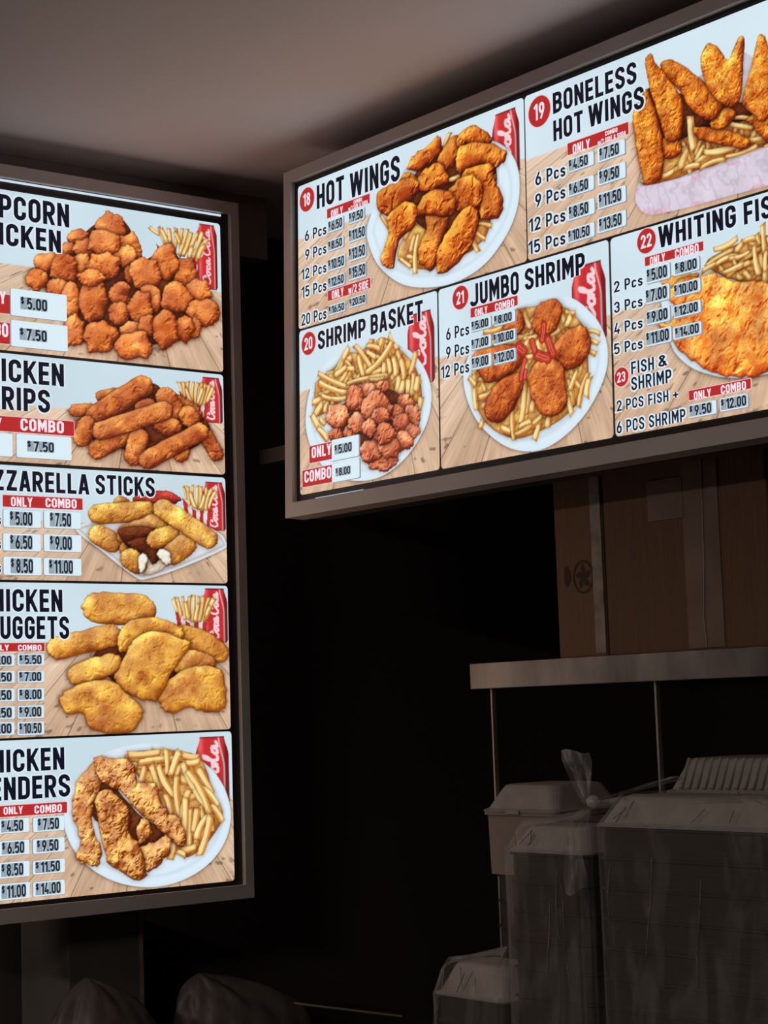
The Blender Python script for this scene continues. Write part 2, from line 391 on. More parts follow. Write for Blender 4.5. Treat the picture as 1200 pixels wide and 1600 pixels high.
    def mound(s, pts, count, wd):
        """heap of fries filling an outline"""
        Q = s.outline(pts, 0)
        s.blob('underfry', pts)
        lo, hi = Q.min(0), Q.max(0); data = []; tries = 0
        while len(data) < 5 * count and tries < 4000:
            tries += 1
            c = np.array([s.rs.uniform(lo[0], hi[0]), s.rs.uniform(lo[1], hi[1])]); a = s.rs.uniform(0, math.pi); L = s.rs.uniform(2.2, 5.2) * wd
            ends = [c + np.array([math.cos(a), math.sin(a)]) * L / 2 * k for k in (-1, 1)]
            ok = True
            for p in ends + [c]:
                ins = False
                for q0, q1 in zip(Q, np.roll(Q, -1, 0)):
                    if (q0[1] > p[1]) != (q1[1] > p[1]) and p[0] < (q1[0] - q0[0]) * (p[1] - q0[1]) / (q1[1] - q0[1]) + q0[0]: ins = not ins
                ok = ok and ins
            if ok: data += [*ends[0], *ends[1], wd * s.rs.uniform(.85, 1.15)]
        s.fries(data)
    def dish(s, kind, pts):
        Q = s.outline(pts, 0); w = s.win(Q[:, 0].min(), Q[:, 0].max(), Q[:, 1].min(), Q[:, 1].max(), 10)
        if w is None: return
        d = s.sdist(w, Q)
        if kind == 'plate':
            colr = np.ones(d.shape + (3,)) * np.array([211, 228, 239]) / 255.
            colr *= (1 - .05 * np.exp(-((d - 26) / 5.) ** 2))[..., None]
            colr *= (1 + .02 * smooth(0, 14, d))[..., None]
            sh = .38
        elif kind == 'tray':
            colr = np.ones(d.shape + (3,)) * np.array([216, 218, 222]) / 255.
            colr *= (1 - .16 * np.exp(-((d - 9) / 3.) ** 2))[..., None]; sh = .35
        else:
            colr = np.ones(d.shape + (3,)) * np.array([205, 204, 216]) / 255. * (1 + .16 * (fbm(s.U[w] / 26, s.V[w] / 18, 77, 4) - .5))[..., None]; sh = .2
        s.c[w] *= (1 - sh * s.ground[w] * np.exp(-np.clip(-d, 0, None) / 3.5))[..., None]
        a = np.clip(d / 1.6 + .5, 0, 1); s.put(w, colr, a); s.ground[w] = s.ground[w] * (1 - a) + a * .45
    def wrap(s, pts):
        Q = s.outline(pts, .8, 5); w = s.win(Q[:, 0].min(), Q[:, 0].max(), Q[:, 1].min(), Q[:, 1].max(), 8)
        if w is None: return
        d = s.sdist(w, Q); U, V = s.U[w], s.V[w]
        n = fbm(U / 38, V / 24, 42, 4); r = 1 - np.abs(2 * fbm(U / 22 + V / 60, V / 30, 55, 3) - 1)
        colr = np.array([216, 204, 220]) / 255. * (1 + .18 * (n - .5) - .08 * smooth(.80, 1., r) + .06 * smooth(.2, .0, r))[..., None]
        red = smooth(.60, .72, fbm(U / 30, V / 12, 91, 2)) * smooth(14, 3, d)
        colr = colr + red[..., None] * np.array([.02, -.10, -.09])
        a = np.clip(d / 1.6 + .5, 0, 1); s.put(w, np.clip(colr, 0, 1), a)
    def sauce(s, wd, pts):
        P = np.array(pts, float).reshape(-1, 2); w = s.win(P[:, 0].min(), P[:, 0].max(), P[:, 1].min(), P[:, 1].max(), wd)
        if w is None: return
        U, V = s.U[w], s.V[w]; d = np.full(U.shape, 1e9)
        for a, b in zip(P[:-1], P[1:]):
            e = b - a; t = np.clip(((U - a[0]) * e[0] + (V - a[1]) * e[1]) / (e @ e), 0, 1)
            d = np.minimum(d, np.hypot(U - a[0] - t * e[0], V - a[1] - t * e[1]))
        hw = wd / 2 * (.8 + .5 * fbm(U / 12, V / 12, 5, 2)); q = hw - d
        colr = np.array([178, 48, 34]) / 255. * (.7 + .3 * smooth(0, 3, q))[..., None] + (.25 * np.exp(-((q - hw * .75) / 1.2) ** 2))[..., None]
        s.put(w, np.clip(colr, 0, 1), np.clip(q / 1.5 + .5, 0, 1) * .9)
    def drink_can(s, r, word):
        u0, u1, v0, v1 = r; W = u1 - u0; H = v1 - v0
        w = s.win(u0, u1, v0, v1, 4)
        if w is None: return
        x = (s.U[w] - u0) / W; y = (s.V[w] - v0) / H
        sk = H / W
        inset = .13 * smooth(1 - .30 / sk * 1.6, 1.0, y) + .06 * smooth(.05, 0, y)
        m = np.minimum(np.minimum(x - inset, 1 - inset - x) * W, np.minimum(y, 1 - y) * H)
        b = np.array([196, 46, 48]) / 255.
        colr = np.ones(x.shape + (3,)) * b
        colr = colr + (.16 * np.exp(-((x - .14) / .09) ** 2))[..., None] * np.array([.9, 1.2, 1.2])
        colr = colr * (1 - .42 * smooth(.80, .93, x) - .30 * smooth(.10, 0, x))[..., None]
        cx = .70 + .16 * smooth(1.0, .55, y) ; colr = colr + (np.exp(-((x - cx) / .028) ** 2))[..., None] * np.array([.12, .5, .5])
        colr = colr * (1 - .55 * smooth(1 - 4.5 / H, 1 - 2.0 / H, y))[..., None] + (smooth(1 - 4.5 / H, 1 - 2.0 / H, y))[..., None] * np.array([.06, .06, .09])
        colr = colr * (1 - .35 * smooth(4 / H, 0, y))[..., None]
        # flowing white script running up the can: C o l a (strokes in letter space: a along the word, b across)
        script = {
         'C': [[(.95, .62), (.86, .86), (.62, .98), (.34, .84), (.16, .52), (.22, .18), (.46, .02), (.78, .14), (1.0, .38)], [(.95, .62), (.80, .60)], [(.30, .92), (.05, .96), (-.10, 1.14)]],
         'o': [[(.30, .48), (.12, .34), (.12, .14), (.28, .02), (.46, .12), (.50, .32), (.38, .48), (.30, .48), (.5, .42), (.66, .46)]],
         'l': [[(.0, .12), (.30, .62), (.44, .98), (.36, 1.08), (.24, .90), (.20, .50), (.22, .14), (.32, .02), (.46, .12)]],
         'a': [[(.52, .42), (.36, .50), (.16, .36), (.14, .12), (.28, .02), (.44, .20), (.56, .46), (.50, .14), (.60, .02), (.78, .20)]],
         'c': [[(.48, .40), (.36, .50), (.16, .34), (.14, .12), (.30, .02), (.54, .20)]], ' ': []}
        adv = {'C': .92, 'o': .54, 'l': .42, 'a': .66, 'c': .48, ' ': .16}
        tot = sum(adv[ch] for ch in word)
        if word == 'Cola': a0, a1 = v1 - W * 1.42, v1 - W * .20
        else: a0, a1 = v0 + H * .04, v1 - H * .10
        sc = (a1 - a0) / tot; hgt = W * .46 if word == 'Cola' else W * .42
        ub = u0 + W * (.70 if word == 'Cola' else .66)
        pos = a0; dd = np.full(x.shape, 1e9)
        for ch in word:
            for stq in script[ch]:
                P = np.array([(ub - q[1] * hgt + (pos + q[0] * sc - (a0 + a1) / 2) * .0, pos + q[0] * sc + q[1] * hgt * .10) for q in stq])
                P = np.concatenate([P[:1], .5 * (P[1:] + P[:-1]), P[-1:]])
                for p, q in zip(P[:-1], P[1:]):
                    e = q - p; t = np.clip(((s.U[w] - p[0]) * e[0] + (s.V[w] - p[1]) * e[1]) / (e @ e + 1e-9), 0, 1)
                    dd = np.minimum(dd, np.hypot(s.U[w] - p[0] - t * e[0], s.V[w] - p[1] - t * e[1]))
            pos += adv[ch] * sc
        hw = W * (.042 if word == 'Cola' else .036)
        ink = np.clip((hw - dd) / 1.6 + .5, 0, 1)
        colr = colr * (1 - ink[..., None]) + ink[..., None] * np.array([236, 208, 214]) / 255.
        a = np.clip(m / 1.5 + .5, 0, 1); s.put(w, np.clip(colr, 0, 1), a); s.ground[w] = np.maximum(s.ground[w] * (1 - a), a * .6)
    def carton(s, r):
        u0, u1, v0, v1 = r; W = u1 - u0; H = v1 - v0; w = s.win(u0, u1, v0, v1, 3)
        if w is None: return
        x = (s.U[w] - u0) / W; y = (s.V[w] - v0) / H
        xi = (x - .5) / (.72 + .28 * y) + .5
        topc = 1 - .42 * np.sin(np.clip(xi, 0, 1) * math.pi)
        m = np.minimum(np.minimum(xi, 1 - xi) * W, np.minimum(y, topc - y) * H)
        st = (np.floor(xi * 7) % 2)
        colr = np.where((st == 0)[..., None], np.array([190, 50, 44]) / 255., np.array([226, 226, 232]) / 255.)
        s.put(w, colr, np.clip(m / 1.5 + .5, 0, 1)); s.ground[w] = np.maximum(s.ground[w], np.clip(m, 0, 1) * .6)
    def paint(s, ops):
        for o in ops:
            k = o[0]
            if k == 'w': s.wood(o[1])
            elif k == 'b': s.blob(o[1], o[2])
            elif k == 'f': s.fries(o[1])
            elif k == 'm': s.mound(o[3], o[1], o[2])
            elif k == 'p': s.dish(o[1], o[2])
            elif k == 'x': s.wrap(o[2])
            elif k == 's': s.sauce(o[1] * .62, o[2])
            elif k == 'c': s.drink_can(o[1], o[2])
            elif k == 'k': s.carton(o[1])
    def mesh(s, name, corner=9.0):
        """flat sheet with rounded corners, the printed colours stored per vertex"""
        U, V = s.U.copy(), s.V.copy(); u0, u1, v0, v1 = s.u[0], s.u[-1], s.v[0], s.v[-1]
        for cu, su in ((u0 + corner, -1), (u1 - corner, 1)):
            for cv, sv in ((v0 + corner, -1), (v1 - corner, 1)):
                dx = (U - cu) * su; dy = (V - cv) * sv; m = (dx > 0) & (dy > 0)
                mx = np.maximum(dx, dy); r = np.hypot(dx, dy) + 1e-9; k = np.where(m, mx / r, 1)
                U = np.where(m, cu + su * dx * k, U); V = np.where(m, cv + sv * dy * k, V)
        n, q = s.nu, s.nv
        co = np.zeros((n * q, 3)); co[:, 0] = U.ravel() * .001; co[:, 1] = V.ravel() * .001
        me = bpy.data.meshes.new(name); me.vertices.add(n * q); me.vertices.foreach_set('co', co.ravel())
        i = (np.arange(q - 1)[:, None] * n + np.arange(n - 1)[None]).ravel()
        quads = np.stack([i, i + 1, i + n + 1, i + n], 1).astype(np.int32); nf = len(quads)
        me.loops.add(nf * 4); me.polygons.add(nf)
        me.polygons.foreach_set('loop_start', np.arange(0, nf * 4, 4, dtype=np.int32))
        me.polygons.foreach_set('loop_total', np.full(nf, 4, dtype=np.int32))
        me.loops.foreach_set('vertex_index', quads.ravel())
        me.update(calc_edges=True)
        at = me.color_attributes.new('print', 'FLOAT_COLOR', 'POINT')
        rgba = np.ones((n * q, 4), np.float32); rgba[:, :3] = s2l(np.clip(s.c, 0, 1)).reshape(-1, 3)
        at.data.foreach_set('color', rgba.ravel())
        return me

# traced contents of every menu panel, in board millimetres
DATA = {
 'L1': dict(
  pic=[
   ('w',1479),
   ('c',[-69,-9,1479,1646],'Coca Cola'),
   ('k',[-190,-64,1474,1578]),
   ('f',[-184,1620,-154,1566,13,-175,1618,-148,1573,13,-153,1621,-142,1557,13,-128,1624,-139,1558,12,-115,1626,-117,1555,13,-96,1626,-123,1554,12,-84,1619,-111,1556,12,-68,1621,-98,1552,12,-52,1624,-85,1548,12,-42,1608,-76,1549,12,-209,1616,-182,1601,12,-134,1615,-119,1587,13,-49,1591,-69,1555,12,-85,1581,-95,1547,12,-148,1584,-133,1547,13]),
   ('b','under',[-358,1604,-294,1629,-247,1576,-223,1531,-167,1570,-111,1539,-68,1495,-37,1433,-90,1367,-166,1333,-252,1314,-348,1311,-424,1319,-457,1388,-508,1444,-507,1496,-438,1536]),
   ('b','pop',[-384,1566,-382,1557,-389,1548,-405,1544,-418,1543,-430,1545,-438,1551,-440,1559,-436,1568,-429,1575,-418,1581,-403,1585,-392,1581,-381,1576]),
   ('b','pop',[-417,1536,-420,1529,-427,1524,-434,1521,-443,1516,-451,1518,-456,1524,-457,1531,-454,1537,-450,1544,-442,1547,-434,1548,-424,1548,-419,1542]),
   ('b','pop',[-359,1541,-362,1529,-374,1521,-385,1512,-399,1510,-409,1517,-416,1524,-426,1532,-419,1544,-412,1556,-397,1558,-383,1565,-370,1560,-366,1550]),
   ('b','pop',[-281,1609,-277,1593,-291,1578,-310,1571,-330,1565,-342,1577,-355,1585,-364,1598,-355,1614,-341,1626,-328,1641,-310,1635,-294,1634,-283,1623]),
   ('b','pop',[-233,1557,-234,1538,-243,1519,-262,1518,-278,1508,-295,1514,-298,1533,-309,1547,-305,1567,-293,1583,-275,1585,-258,1599,-246,1586,-239,1572]),
   ('b','pop',[-247,1539,-251,1528,-259,1517,-271,1508,-287,1506,-296,1514,-309,1519,-316,1530,-308,1543,-301,1555,-284,1558,-270,1563,-257,1558,-250,1549]),
   ('b','pop',[-294,1568,-296,1551,-313,1538,-332,1532,-352,1525,-366,1534,-383,1540,-380,1556,-377,1570,-368,1585,-349,1590,-331,1591,-316,1587,-296,1583]),
   ('b','pop',[-448,1498,-452,1487,-471,1480,-486,1475,-503,1467,-518,1472,-528,1479,-531,1488,-530,1498,-520,1508,-502,1513,-483,1517,-466,1515,-456,1507]),
   ('b','pop',[-492,1451,-492,1439,-506,1432,-516,1425,-529,1420,-538,1428,-549,1433,-552,1444,-547,1456,-541,1466,-528,1473,-516,1471,-504,1470,-495,1462]),
   ('b','pop',[-373,1502,-380,1489,-389,1480,-398,1469,-409,1472,-422,1472,-427,1483,-432,1495,-428,1508,-418,1517,-408,1523,-398,1525,-384,1526,-380,1514]),
   ('b','pop',[-415,1486,-413,1468,-425,1453,-442,1445,-458,1448,-471,1453,-486,1460,-484,1478,-481,1494,-474,1510,-459,1522,-442,1519,-427,1514,-415,1503]),
   ('b','pop',[-220,1499,-221,1487,-228,1475,-243,1473,-255,1472,-271,1469,-280,1479,-282,1492,-279,1505,-266,1513,-254,1520,-240,1526,-231,1517,-222,1510]),
   ('b','pop',[-439,1437,-437,1428,-448,1420,-462,1416,-475,1414,-486,1417,-496,1422,-496,1430,-495,1438,-489,1447,-476,1455,-460,1455,-446,1453,-441,1444]),
   ('b','pop',[-298,1506,-300,1490,-313,1477,-333,1470,-354,1461,-373,1468,-383,1480,-391,1495,-378,1509,-374,1528,-350,1530,-330,1538,-312,1531,-294,1524]),
   ('b','pop',[-69,1517,-74,1498,-89,1488,-98,1472,-113,1478,-126,1481,-138,1490,-135,1509,-132,1525,-128,1545,-111,1549,-97,1551,-82,1550,-77,1532]),
   ('b','pop',[-34,1477,-28,1463,-43,1452,-60,1447,-77,1445,-96,1445,-103,1457,-106,1469,-104,1482,-91,1492,-77,1502,-60,1499,-42,1500,-37,1488]),
   ('b','pop',[-125,1538,-128,1517,-144,1505,-156,1487,-174,1490,-187,1500,-199,1510,-207,1528,-199,1547,-187,1562,-172,1574,-154,1580,-138,1572,-135,1552]),
   ('b','pop',[-179,1504,-180,1485,-193,1469,-211,1458,-232,1455,-252,1460,-259,1478,-269,1493,-265,1513,-249,1529,-230,1537,-212,1534,-192,1535,-185,1519]),
   ('b','pop',[-401,1410,-409,1393,-415,1377,-426,1366,-438,1364,-448,1374,-455,1387,-457,1404,-457,1422,-448,1438,-437,1452,-424,1452,-414,1440,-407,1426]),
   ('b','pop',[-400,1337,-399,1318,-409,1304,-421,1300,-433,1299,-447,1298,-451,1316,-453,1332,-449,1347,-443,1363,-432,1369,-419,1378,-410,1363,-397,1357]),
   ('b','pop',[-272,1440,-269,1426,-279,1414,-292,1409,-304,1410,-315,1413,-325,1421,-327,1434,-323,1446,-315,1457,-304,1465,-290,1470,-277,1465,-268,1455]),
   ('b','pop',[-180,1439,-180,1422,-191,1407,-206,1400,-220,1404,-233,1407,-242,1417,-243,1432,-239,1446,-234,1463,-219,1469,-205,1471,-192,1466,-181,1455]),
   ('b','pop',[-268,1392,-274,1381,-278,1368,-293,1363,-307,1360,-319,1365,-328,1374,-328,1386,-328,1399,-319,1410,-305,1415,-291,1418,-278,1414,-266,1406]),
   ('b','pop',[-206,1415,-204,1398,-213,1381,-230,1374,-248,1369,-262,1379,-269,1393,-277,1407,-269,1424,-259,1436,-246,1450,-230,1446,-211,1449,-209,1429]),
   ('b','pop',[-332,1417,-341,1397,-346,1374,-363,1369,-380,1356,-395,1368,-405,1387,-411,1409,-406,1433,-394,1453,-377,1463,-361,1459,-343,1461,-337,1438]),
   ('b','pop',[-335,1472,-348,1462,-357,1455,-370,1449,-386,1447,-398,1450,-406,1456,-411,1463,-414,1473,-398,1480,-386,1489,-369,1490,-353,1488,-345,1480]),
   ('b','pop',[-82,1450,-94,1433,-103,1417,-124,1412,-142,1410,-164,1408,-178,1421,-176,1440,-171,1456,-163,1474,-143,1486,-120,1486,-106,1474,-96,1463]),
   ('b','pop',[-6,1423,-8,1407,-23,1393,-43,1383,-66,1381,-88,1384,-95,1399,-106,1412,-99,1428,-88,1445,-63,1447,-41,1454,-22,1448,-11,1436]),
   ('b','pop',[-63,1376,-67,1365,-72,1355,-82,1350,-92,1349,-102,1352,-109,1360,-113,1371,-106,1382,-102,1393,-91,1395,-80,1402,-70,1396,-63,1388]),
   ('b','pop',[-80,1374,-90,1360,-98,1348,-108,1334,-122,1339,-134,1343,-140,1355,-142,1368,-144,1383,-131,1391,-120,1399,-107,1404,-95,1398,-86,1388]),
   ('b','pop',[-221,1354,-235,1345,-240,1334,-255,1328,-271,1330,-286,1331,-295,1338,-298,1347,-297,1357,-283,1364,-272,1373,-255,1372,-240,1370,-226,1365]),
   ('b','pop',[-194,1368,-200,1357,-205,1345,-216,1341,-227,1337,-236,1344,-246,1350,-246,1363,-242,1374,-237,1386,-225,1390,-214,1394,-202,1391,-199,1378]),
   ('b','pop',[-302,1331,-317,1313,-325,1296,-345,1290,-363,1289,-386,1287,-389,1307,-400,1321,-394,1339,-383,1356,-362,1360,-343,1367,-328,1356,-307,1350]),
   ('b','pop',[-135,1366,-132,1343,-147,1329,-161,1318,-179,1311,-190,1327,-204,1337,-201,1359,-204,1381,-190,1396,-176,1410,-158,1412,-143,1404,-136,1385]),
   ('b','pop',[-209,1318,-210,1302,-224,1286,-249,1286,-270,1279,-293,1280,-306,1293,-314,1308,-304,1325,-289,1338,-267,1343,-246,1350,-223,1348,-218,1331]),
  ],
  words=[
   ('title','POPCORN',3,None,-582.1,-435.4,1584.7,1640.9),
   ('title','CHICKEN',3,None,-602.9,-458.9,1519.6,1572.8),
   ('header','ONLY',0,None,-677.2,-606.3,1379.1,1408.6),
   ('header','COMBO',0,None,-696.8,-601.2,1300.7,1333.6),
  ],
  marks=[
   ('red',-702,-595,1357,1402),
   ('red',-718,-596,1285,1335),
   ('plate',-594,-446,1354,1418,'$5.00',-568,-499),
   ('plate',-594,-445,1281,1343,'$7.50',-571,-501),
  ]),
 'L2': dict(
  pic=[
   ('w',1147),
   ('c',[-70,-3,1138,1253],'Coca Cola'),
   ('k',[-132,-40,1138,1213]),
   ('f',[-131,1234,-119,1203,11,-118,1235,-113,1193,11,-106,1237,-104,1188,11,-90,1238,-94,1183,11,-77,1237,-85,1181,11,-64,1237,-75,1179,11,-52,1236,-69,1180,10,-39,1234,-59,1183,10,-30,1229,-50,1189,10,-112,1220,-97,1186,11,-62,1224,-78,1184,10]),
   ('b','under',[-386,1136,-279,1185,-205,1223,-157,1184,-76,1158,-45,1117,-97,1070,-147,1057,-221,1052,-305,1058,-382,1074,-410,1098]),
   ('b','strip',[-387,1132,-376,1137,-371,1146,-372,1151,-378,1159,-388,1161,-407,1158,-426,1156,-436,1151,-441,1142,-441,1137,-435,1129,-425,1127,-406,1129]),
   ('b','strip',[-312,1178,-303,1183,-299,1192,-300,1197,-307,1203,-318,1204,-337,1199,-356,1195,-365,1189,-368,1180,-367,1176,-361,1169,-350,1169,-331,1173]),
   ('b','strip',[-388,1095,-379,1103,-376,1114,-379,1119,-389,1126,-401,1125,-414,1119,-426,1114,-435,1106,-438,1095,-435,1090,-426,1084,-413,1085,-401,1090]),
   ('b','strip',[-119,1123,-97,1119,-75,1129,-68,1138,-65,1158,-78,1174,-99,1185,-121,1197,-143,1201,-165,1191,-172,1182,-174,1162,-162,1146,-141,1135]),
   ('b','strip',[-177,1146,-162,1135,-141,1136,-132,1141,-121,1157,-123,1174,-134,1190,-144,1206,-159,1216,-179,1215,-188,1210,-199,1195,-197,1177,-187,1162]),
   ('b','strip',[-382,1155,-395,1139,-394,1121,-389,1113,-370,1106,-350,1112,-287,1151,-222,1192,-209,1208,-210,1226,-215,1234,-234,1241,-256,1235,-319,1195]),
   ('b','strip',[-429,1084,-430,1070,-419,1059,-411,1057,-395,1060,-384,1072,-377,1087,-371,1103,-370,1117,-381,1128,-389,1130,-405,1127,-416,1115,-423,1100]),
   ('b','strip',[-117,1127,-101,1120,-83,1124,-76,1130,-70,1145,-76,1159,-81,1164,-86,1169,-102,1175,-119,1171,-126,1165,-133,1150,-127,1136,-122,1132]),
   ('b','strip',[-162,1096,-144,1098,-130,1109,-128,1116,-131,1131,-145,1140,-159,1142,-173,1145,-191,1143,-204,1132,-207,1125,-204,1110,-190,1102,-176,1099]),
   ('b','strip',[-44,1051,-34,1043,-20,1044,-13,1047,-5,1057,-7,1069,-20,1090,-32,1110,-43,1118,-57,1117,-63,1114,-71,1104,-69,1092,-56,1071]),
   ('b','strip',[-214,1155,-204,1163,-202,1174,-204,1179,-214,1185,-226,1184,-237,1180,-248,1175,-257,1168,-260,1157,-258,1152,-248,1146,-236,1147,-225,1151]),
   ('b','strip',[-126,1034,-111,1042,-105,1056,-106,1063,-117,1074,-133,1076,-132,1076,-131,1076,-146,1068,-153,1054,-151,1047,-141,1036,-124,1034,-125,1034]),
   ('b','strip',[-268,1078,-256,1091,-256,1107,-260,1113,-276,1120,-294,1116,-335,1093,-377,1070,-388,1057,-388,1041,-384,1035,-369,1028,-352,1032,-310,1055]),
   ('b','strip',[-224,1080,-225,1096,-238,1107,-248,1109,-266,1103,-277,1089,-284,1068,-291,1047,-289,1031,-276,1020,-267,1018,-249,1023,-237,1038,-231,1059]),
   ('b','strip',[-170,1136,-155,1147,-151,1163,-154,1171,-167,1180,-186,1180,-274,1149,-360,1118,-374,1108,-378,1092,-376,1085,-363,1075,-345,1076,-259,1106]),
   ('b','strip',[-62,1091,-49,1104,-48,1120,-52,1127,-68,1135,-87,1131,-162,1092,-236,1054,-249,1042,-249,1026,-245,1019,-230,1012,-212,1015,-138,1053]),
  ],
  words=[
   ('title','CHICKEN',3,None,-600.1,-455.9,1196.3,1249.8),
   ('title','STRIPS',2,None,-618.5,-493.9,1130.1,1184.2),
   ('header','COMBO',0,None,-571.4,-457.9,1083.6,1112.2),
   ('header','ONLY',0,None,-685.6,-620.8,1082.6,1109.1),
  ],
  marks=[
   ('red',-757,-430,1079,1114),
   ('plate',-705,-594,1020,1074,'',-678,-613),
   ('plate',-583,-439,1020,1075,'$7.50',-555,-486),
  ]),
 'L3': dict(
  pic=[
   ('w',875),
   ('c',[-68,-1,866,988],'Coca Cola'),
   ('k',[-129,-38,869,946]),
   ('p','tray',[-429,855,-391,876,-224,921,-39,869,-2,839,-5,822,-117,777,-228,743,-270,747,-357,805]),
   ('b','sauce',[-133,941,-146,930,-171,922,-203,917,-237,918,-262,925,-269,935,-260,945,-236,954,-202,958,-168,957,-145,950]),
   ('f',[-124,973,-113,941,11,-112,974,-107,926,11,-99,977,-98,921,11,-84,976,-88,918,11,-71,975,-79,916,11,-55,973,-69,915,11,-43,971,-63,917,10,-30,966,-53,922,10,-106,958,-91,921,11,-62,954,-76,919,10]),
   ('b','mozz',[-313,901,-299,896,-284,901,-279,906,-275,919,-282,931,-285,933,-288,935,-302,940,-317,935,-322,930,-326,917,-319,905,-316,903]),
   ('b','mozz',[-234,883,-216,890,-207,905,-207,913,-217,926,-235,931,-302,925,-367,919,-384,912,-393,898,-392,889,-383,876,-365,872,-300,877]),
   ('b','mozz',[-342,807,-324,805,-308,814,-303,821,-303,837,-316,849,-335,858,-354,866,-372,868,-387,859,-392,851,-392,835,-380,824,-361,815]),
   ('b','mozz',[-189,855,-173,867,-169,884,-172,892,-188,902,-208,902,-253,886,-297,871,-312,859,-316,842,-313,834,-298,824,-279,824,-234,840]),
   ('b','mozz',[-253,809,-245,796,-230,791,-222,792,-209,801,-205,815,-205,820,-206,824,-213,836,-228,842,-236,840,-250,831,-254,817,-253,813]),
   ('b','mozz',[-215,809,-201,817,-197,830,-198,837,-209,847,-225,848,-258,840,-291,832,-304,825,-309,812,-307,805,-297,796,-282,794,-248,802]),
   ('b','under',[-309,861,-225,869,-165,839,-190,817,-238,811,-286,820]),
   ('b','cheese',[-263,779,-227,796,-178,797,-166,781,-203,760,-240,751]),
   ('b','under',[-286,830,-226,843,-171,823,-203,786,-221,780,-233,798,-268,810]),
   ('b','mozz',[-158,830,-143,840,-139,856,-142,863,-156,873,-175,873,-194,867,-214,860,-228,850,-232,834,-229,827,-216,817,-197,817,-178,823]),
   ('b','mozz',[-105,806,-92,822,-94,840,-101,848,-121,855,-143,849,-159,837,-176,826,-188,811,-186,792,-180,785,-160,778,-139,784,-122,795]),
   ('b','mozz',[-280,759,-262,754,-244,761,-238,767,-235,784,-245,797,-255,803,-264,810,-282,814,-299,808,-305,801,-308,785,-298,771,-289,765]),
   ('b','mozz',[-72,825,-53,821,-35,829,-29,836,-28,852,-39,865,-104,901,-169,935,-187,938,-204,930,-210,923,-211,907,-200,894,-136,860]),
   ('b','cheese',[-203,809,-187,816,-170,805,-166,787,-177,777,-190,786,-201,796]),
   ('b','cheese',[-256,798,-237,802,-233,790,-241,767,-253,757,-257,774]),
  ],
  words=[
   ('title','MOZZARELLA',4,None,-575.8,-392.1,940.8,988.6),
   ('title','STICKS',0,None,-373.5,-209.0,942.6,989.9),
   ('header','ONLY',0,None,-598.4,-543.3,904.7,926.7),
   ('header','COMBO',0,None,-508.7,-426.4,905.7,927.6),
   ('size','Pcs',0,None,-659.6,-624.5,860.4,885.1),
   ('size','Pcs',0,None,-660.2,-625.1,804.6,829.3),
   ('size','Pcs',0,None,-660.7,-625.8,749.5,774.1),
  ],
  marks=[
   ('red',-619,-410,903,930),
   ('plate',-619,-523,856,896,'$5.00',-602,-545),
   ('plate',-514,-417,857,897,'$7.50',-498,-443),
   ('plate',-620,-524,801,841,'$6.50',-602,-546),
   ('plate',-515,-416,802,842,'$9.00',-499,-442),
   ('plate',-620,-523,745,787,'$8.50',-601,-545),
   ('plate',-516,-417,746,786,'$11.00',-502,-440),
  ]),
 'L4': dict(
  pic=[
   ('w',592),
   ('c',[-77,-2,586,721],'Coca Cola'),
   ('k',[-157,-58,582,671]),
   ('f',[-162,695,-147,661,12,-149,698,-138,651,12,-134,700,-126,643,12,-115,702,-114,638,12,-100,703,-104,636,12,-84,701,-95,638,12,-72,701,-86,638,12,-56,699,-73,640,12,-43,696,-67,646,12,-125,687,-117,645,12,-88,682,-98,640,12,-53,677,-67,651,12]),
   ('b','nug',[-164,619,-108,626,-46,603,-7,574,-9,547,-28,537,-72,543,-110,556,-152,572]),
   ('b','under',[-385,554,-291,594,-122,551,-111,504,-185,469,-234,460,-316,487]),
   ('b','nug',[-42,535,-51,518,-78,508,-108,501,-137,509,-162,520,-171,536,-159,552,-138,565,-106,568,-76,563,-54,551]),
   ('b','nug',[-329,513,-313,523,-309,540,-312,549,-326,560,-346,561,-391,549,-435,537,-451,526,-455,510,-452,502,-438,490,-418,489,-374,501]),
   ('b','nug',[-258,628,-230,635,-213,656,-212,669,-225,692,-251,702,-311,705,-369,707,-397,700,-413,679,-414,667,-402,644,-376,634,-318,631]),
   ('b','nug',[-331,579,-314,588,-307,606,-310,615,-324,628,-344,630,-415,616,-484,602,-501,593,-507,576,-505,567,-492,554,-472,552,-402,565]),
   ('b','nug',[-319,594,-305,627,-266,643,-218,649,-169,638,-133,614,-158,578,-291,566,-315,571]),
   ('b','nug',[-129,520,-73,530,-29,519,-17,487,-12,450,-25,421,-76,419,-119,429,-174,416,-198,433,-205,454,-185,490]),
   ('b','nug',[-267,599,-212,615,-152,598,-115,588,-141,546,-172,515,-191,480,-213,450,-240,449,-270,458,-311,477,-329,503,-309,538,-291,568]),
   ('b','nug',[-475,460,-443,482,-380,498,-328,492,-293,461,-264,440,-254,417,-289,377,-353,375,-399,391,-416,422,-461,425]),
  ],
  words=[
   ('title','CHICKEN',2,None,-613.7,-468.2,660.5,712.2),
   ('title','NUGGETS',2,None,-597.6,-451.1,597.5,649.6),
   ('header','ONLY',0,None,-656.3,-607.9,571.2,584.4),
   ('header','COMBO',0,None,-584.6,-524.7,570.5,583.9),
  ],
  marks=[
   ('red',-683,-516,569,588),
   ('plate',-587,-519,536,563,'$5.50',-582,-526),
   ('plate',-662,-595,536,562,'.00',-635,-603),
   ('plate',-587,-520,497,524,'$7.00',-583,-527),
   ('plate',-662,-595,497,524,'.50',-636,-603),
   ('plate',-588,-520,455,484,'$8.00',-583,-527),
   ('plate',-663,-596,455,484,'.50',-636,-604),
   ('plate',-588,-521,415,444,'$9.00',-584,-528),
   ('plate',-663,-596,415,444,'.50',-637,-604),
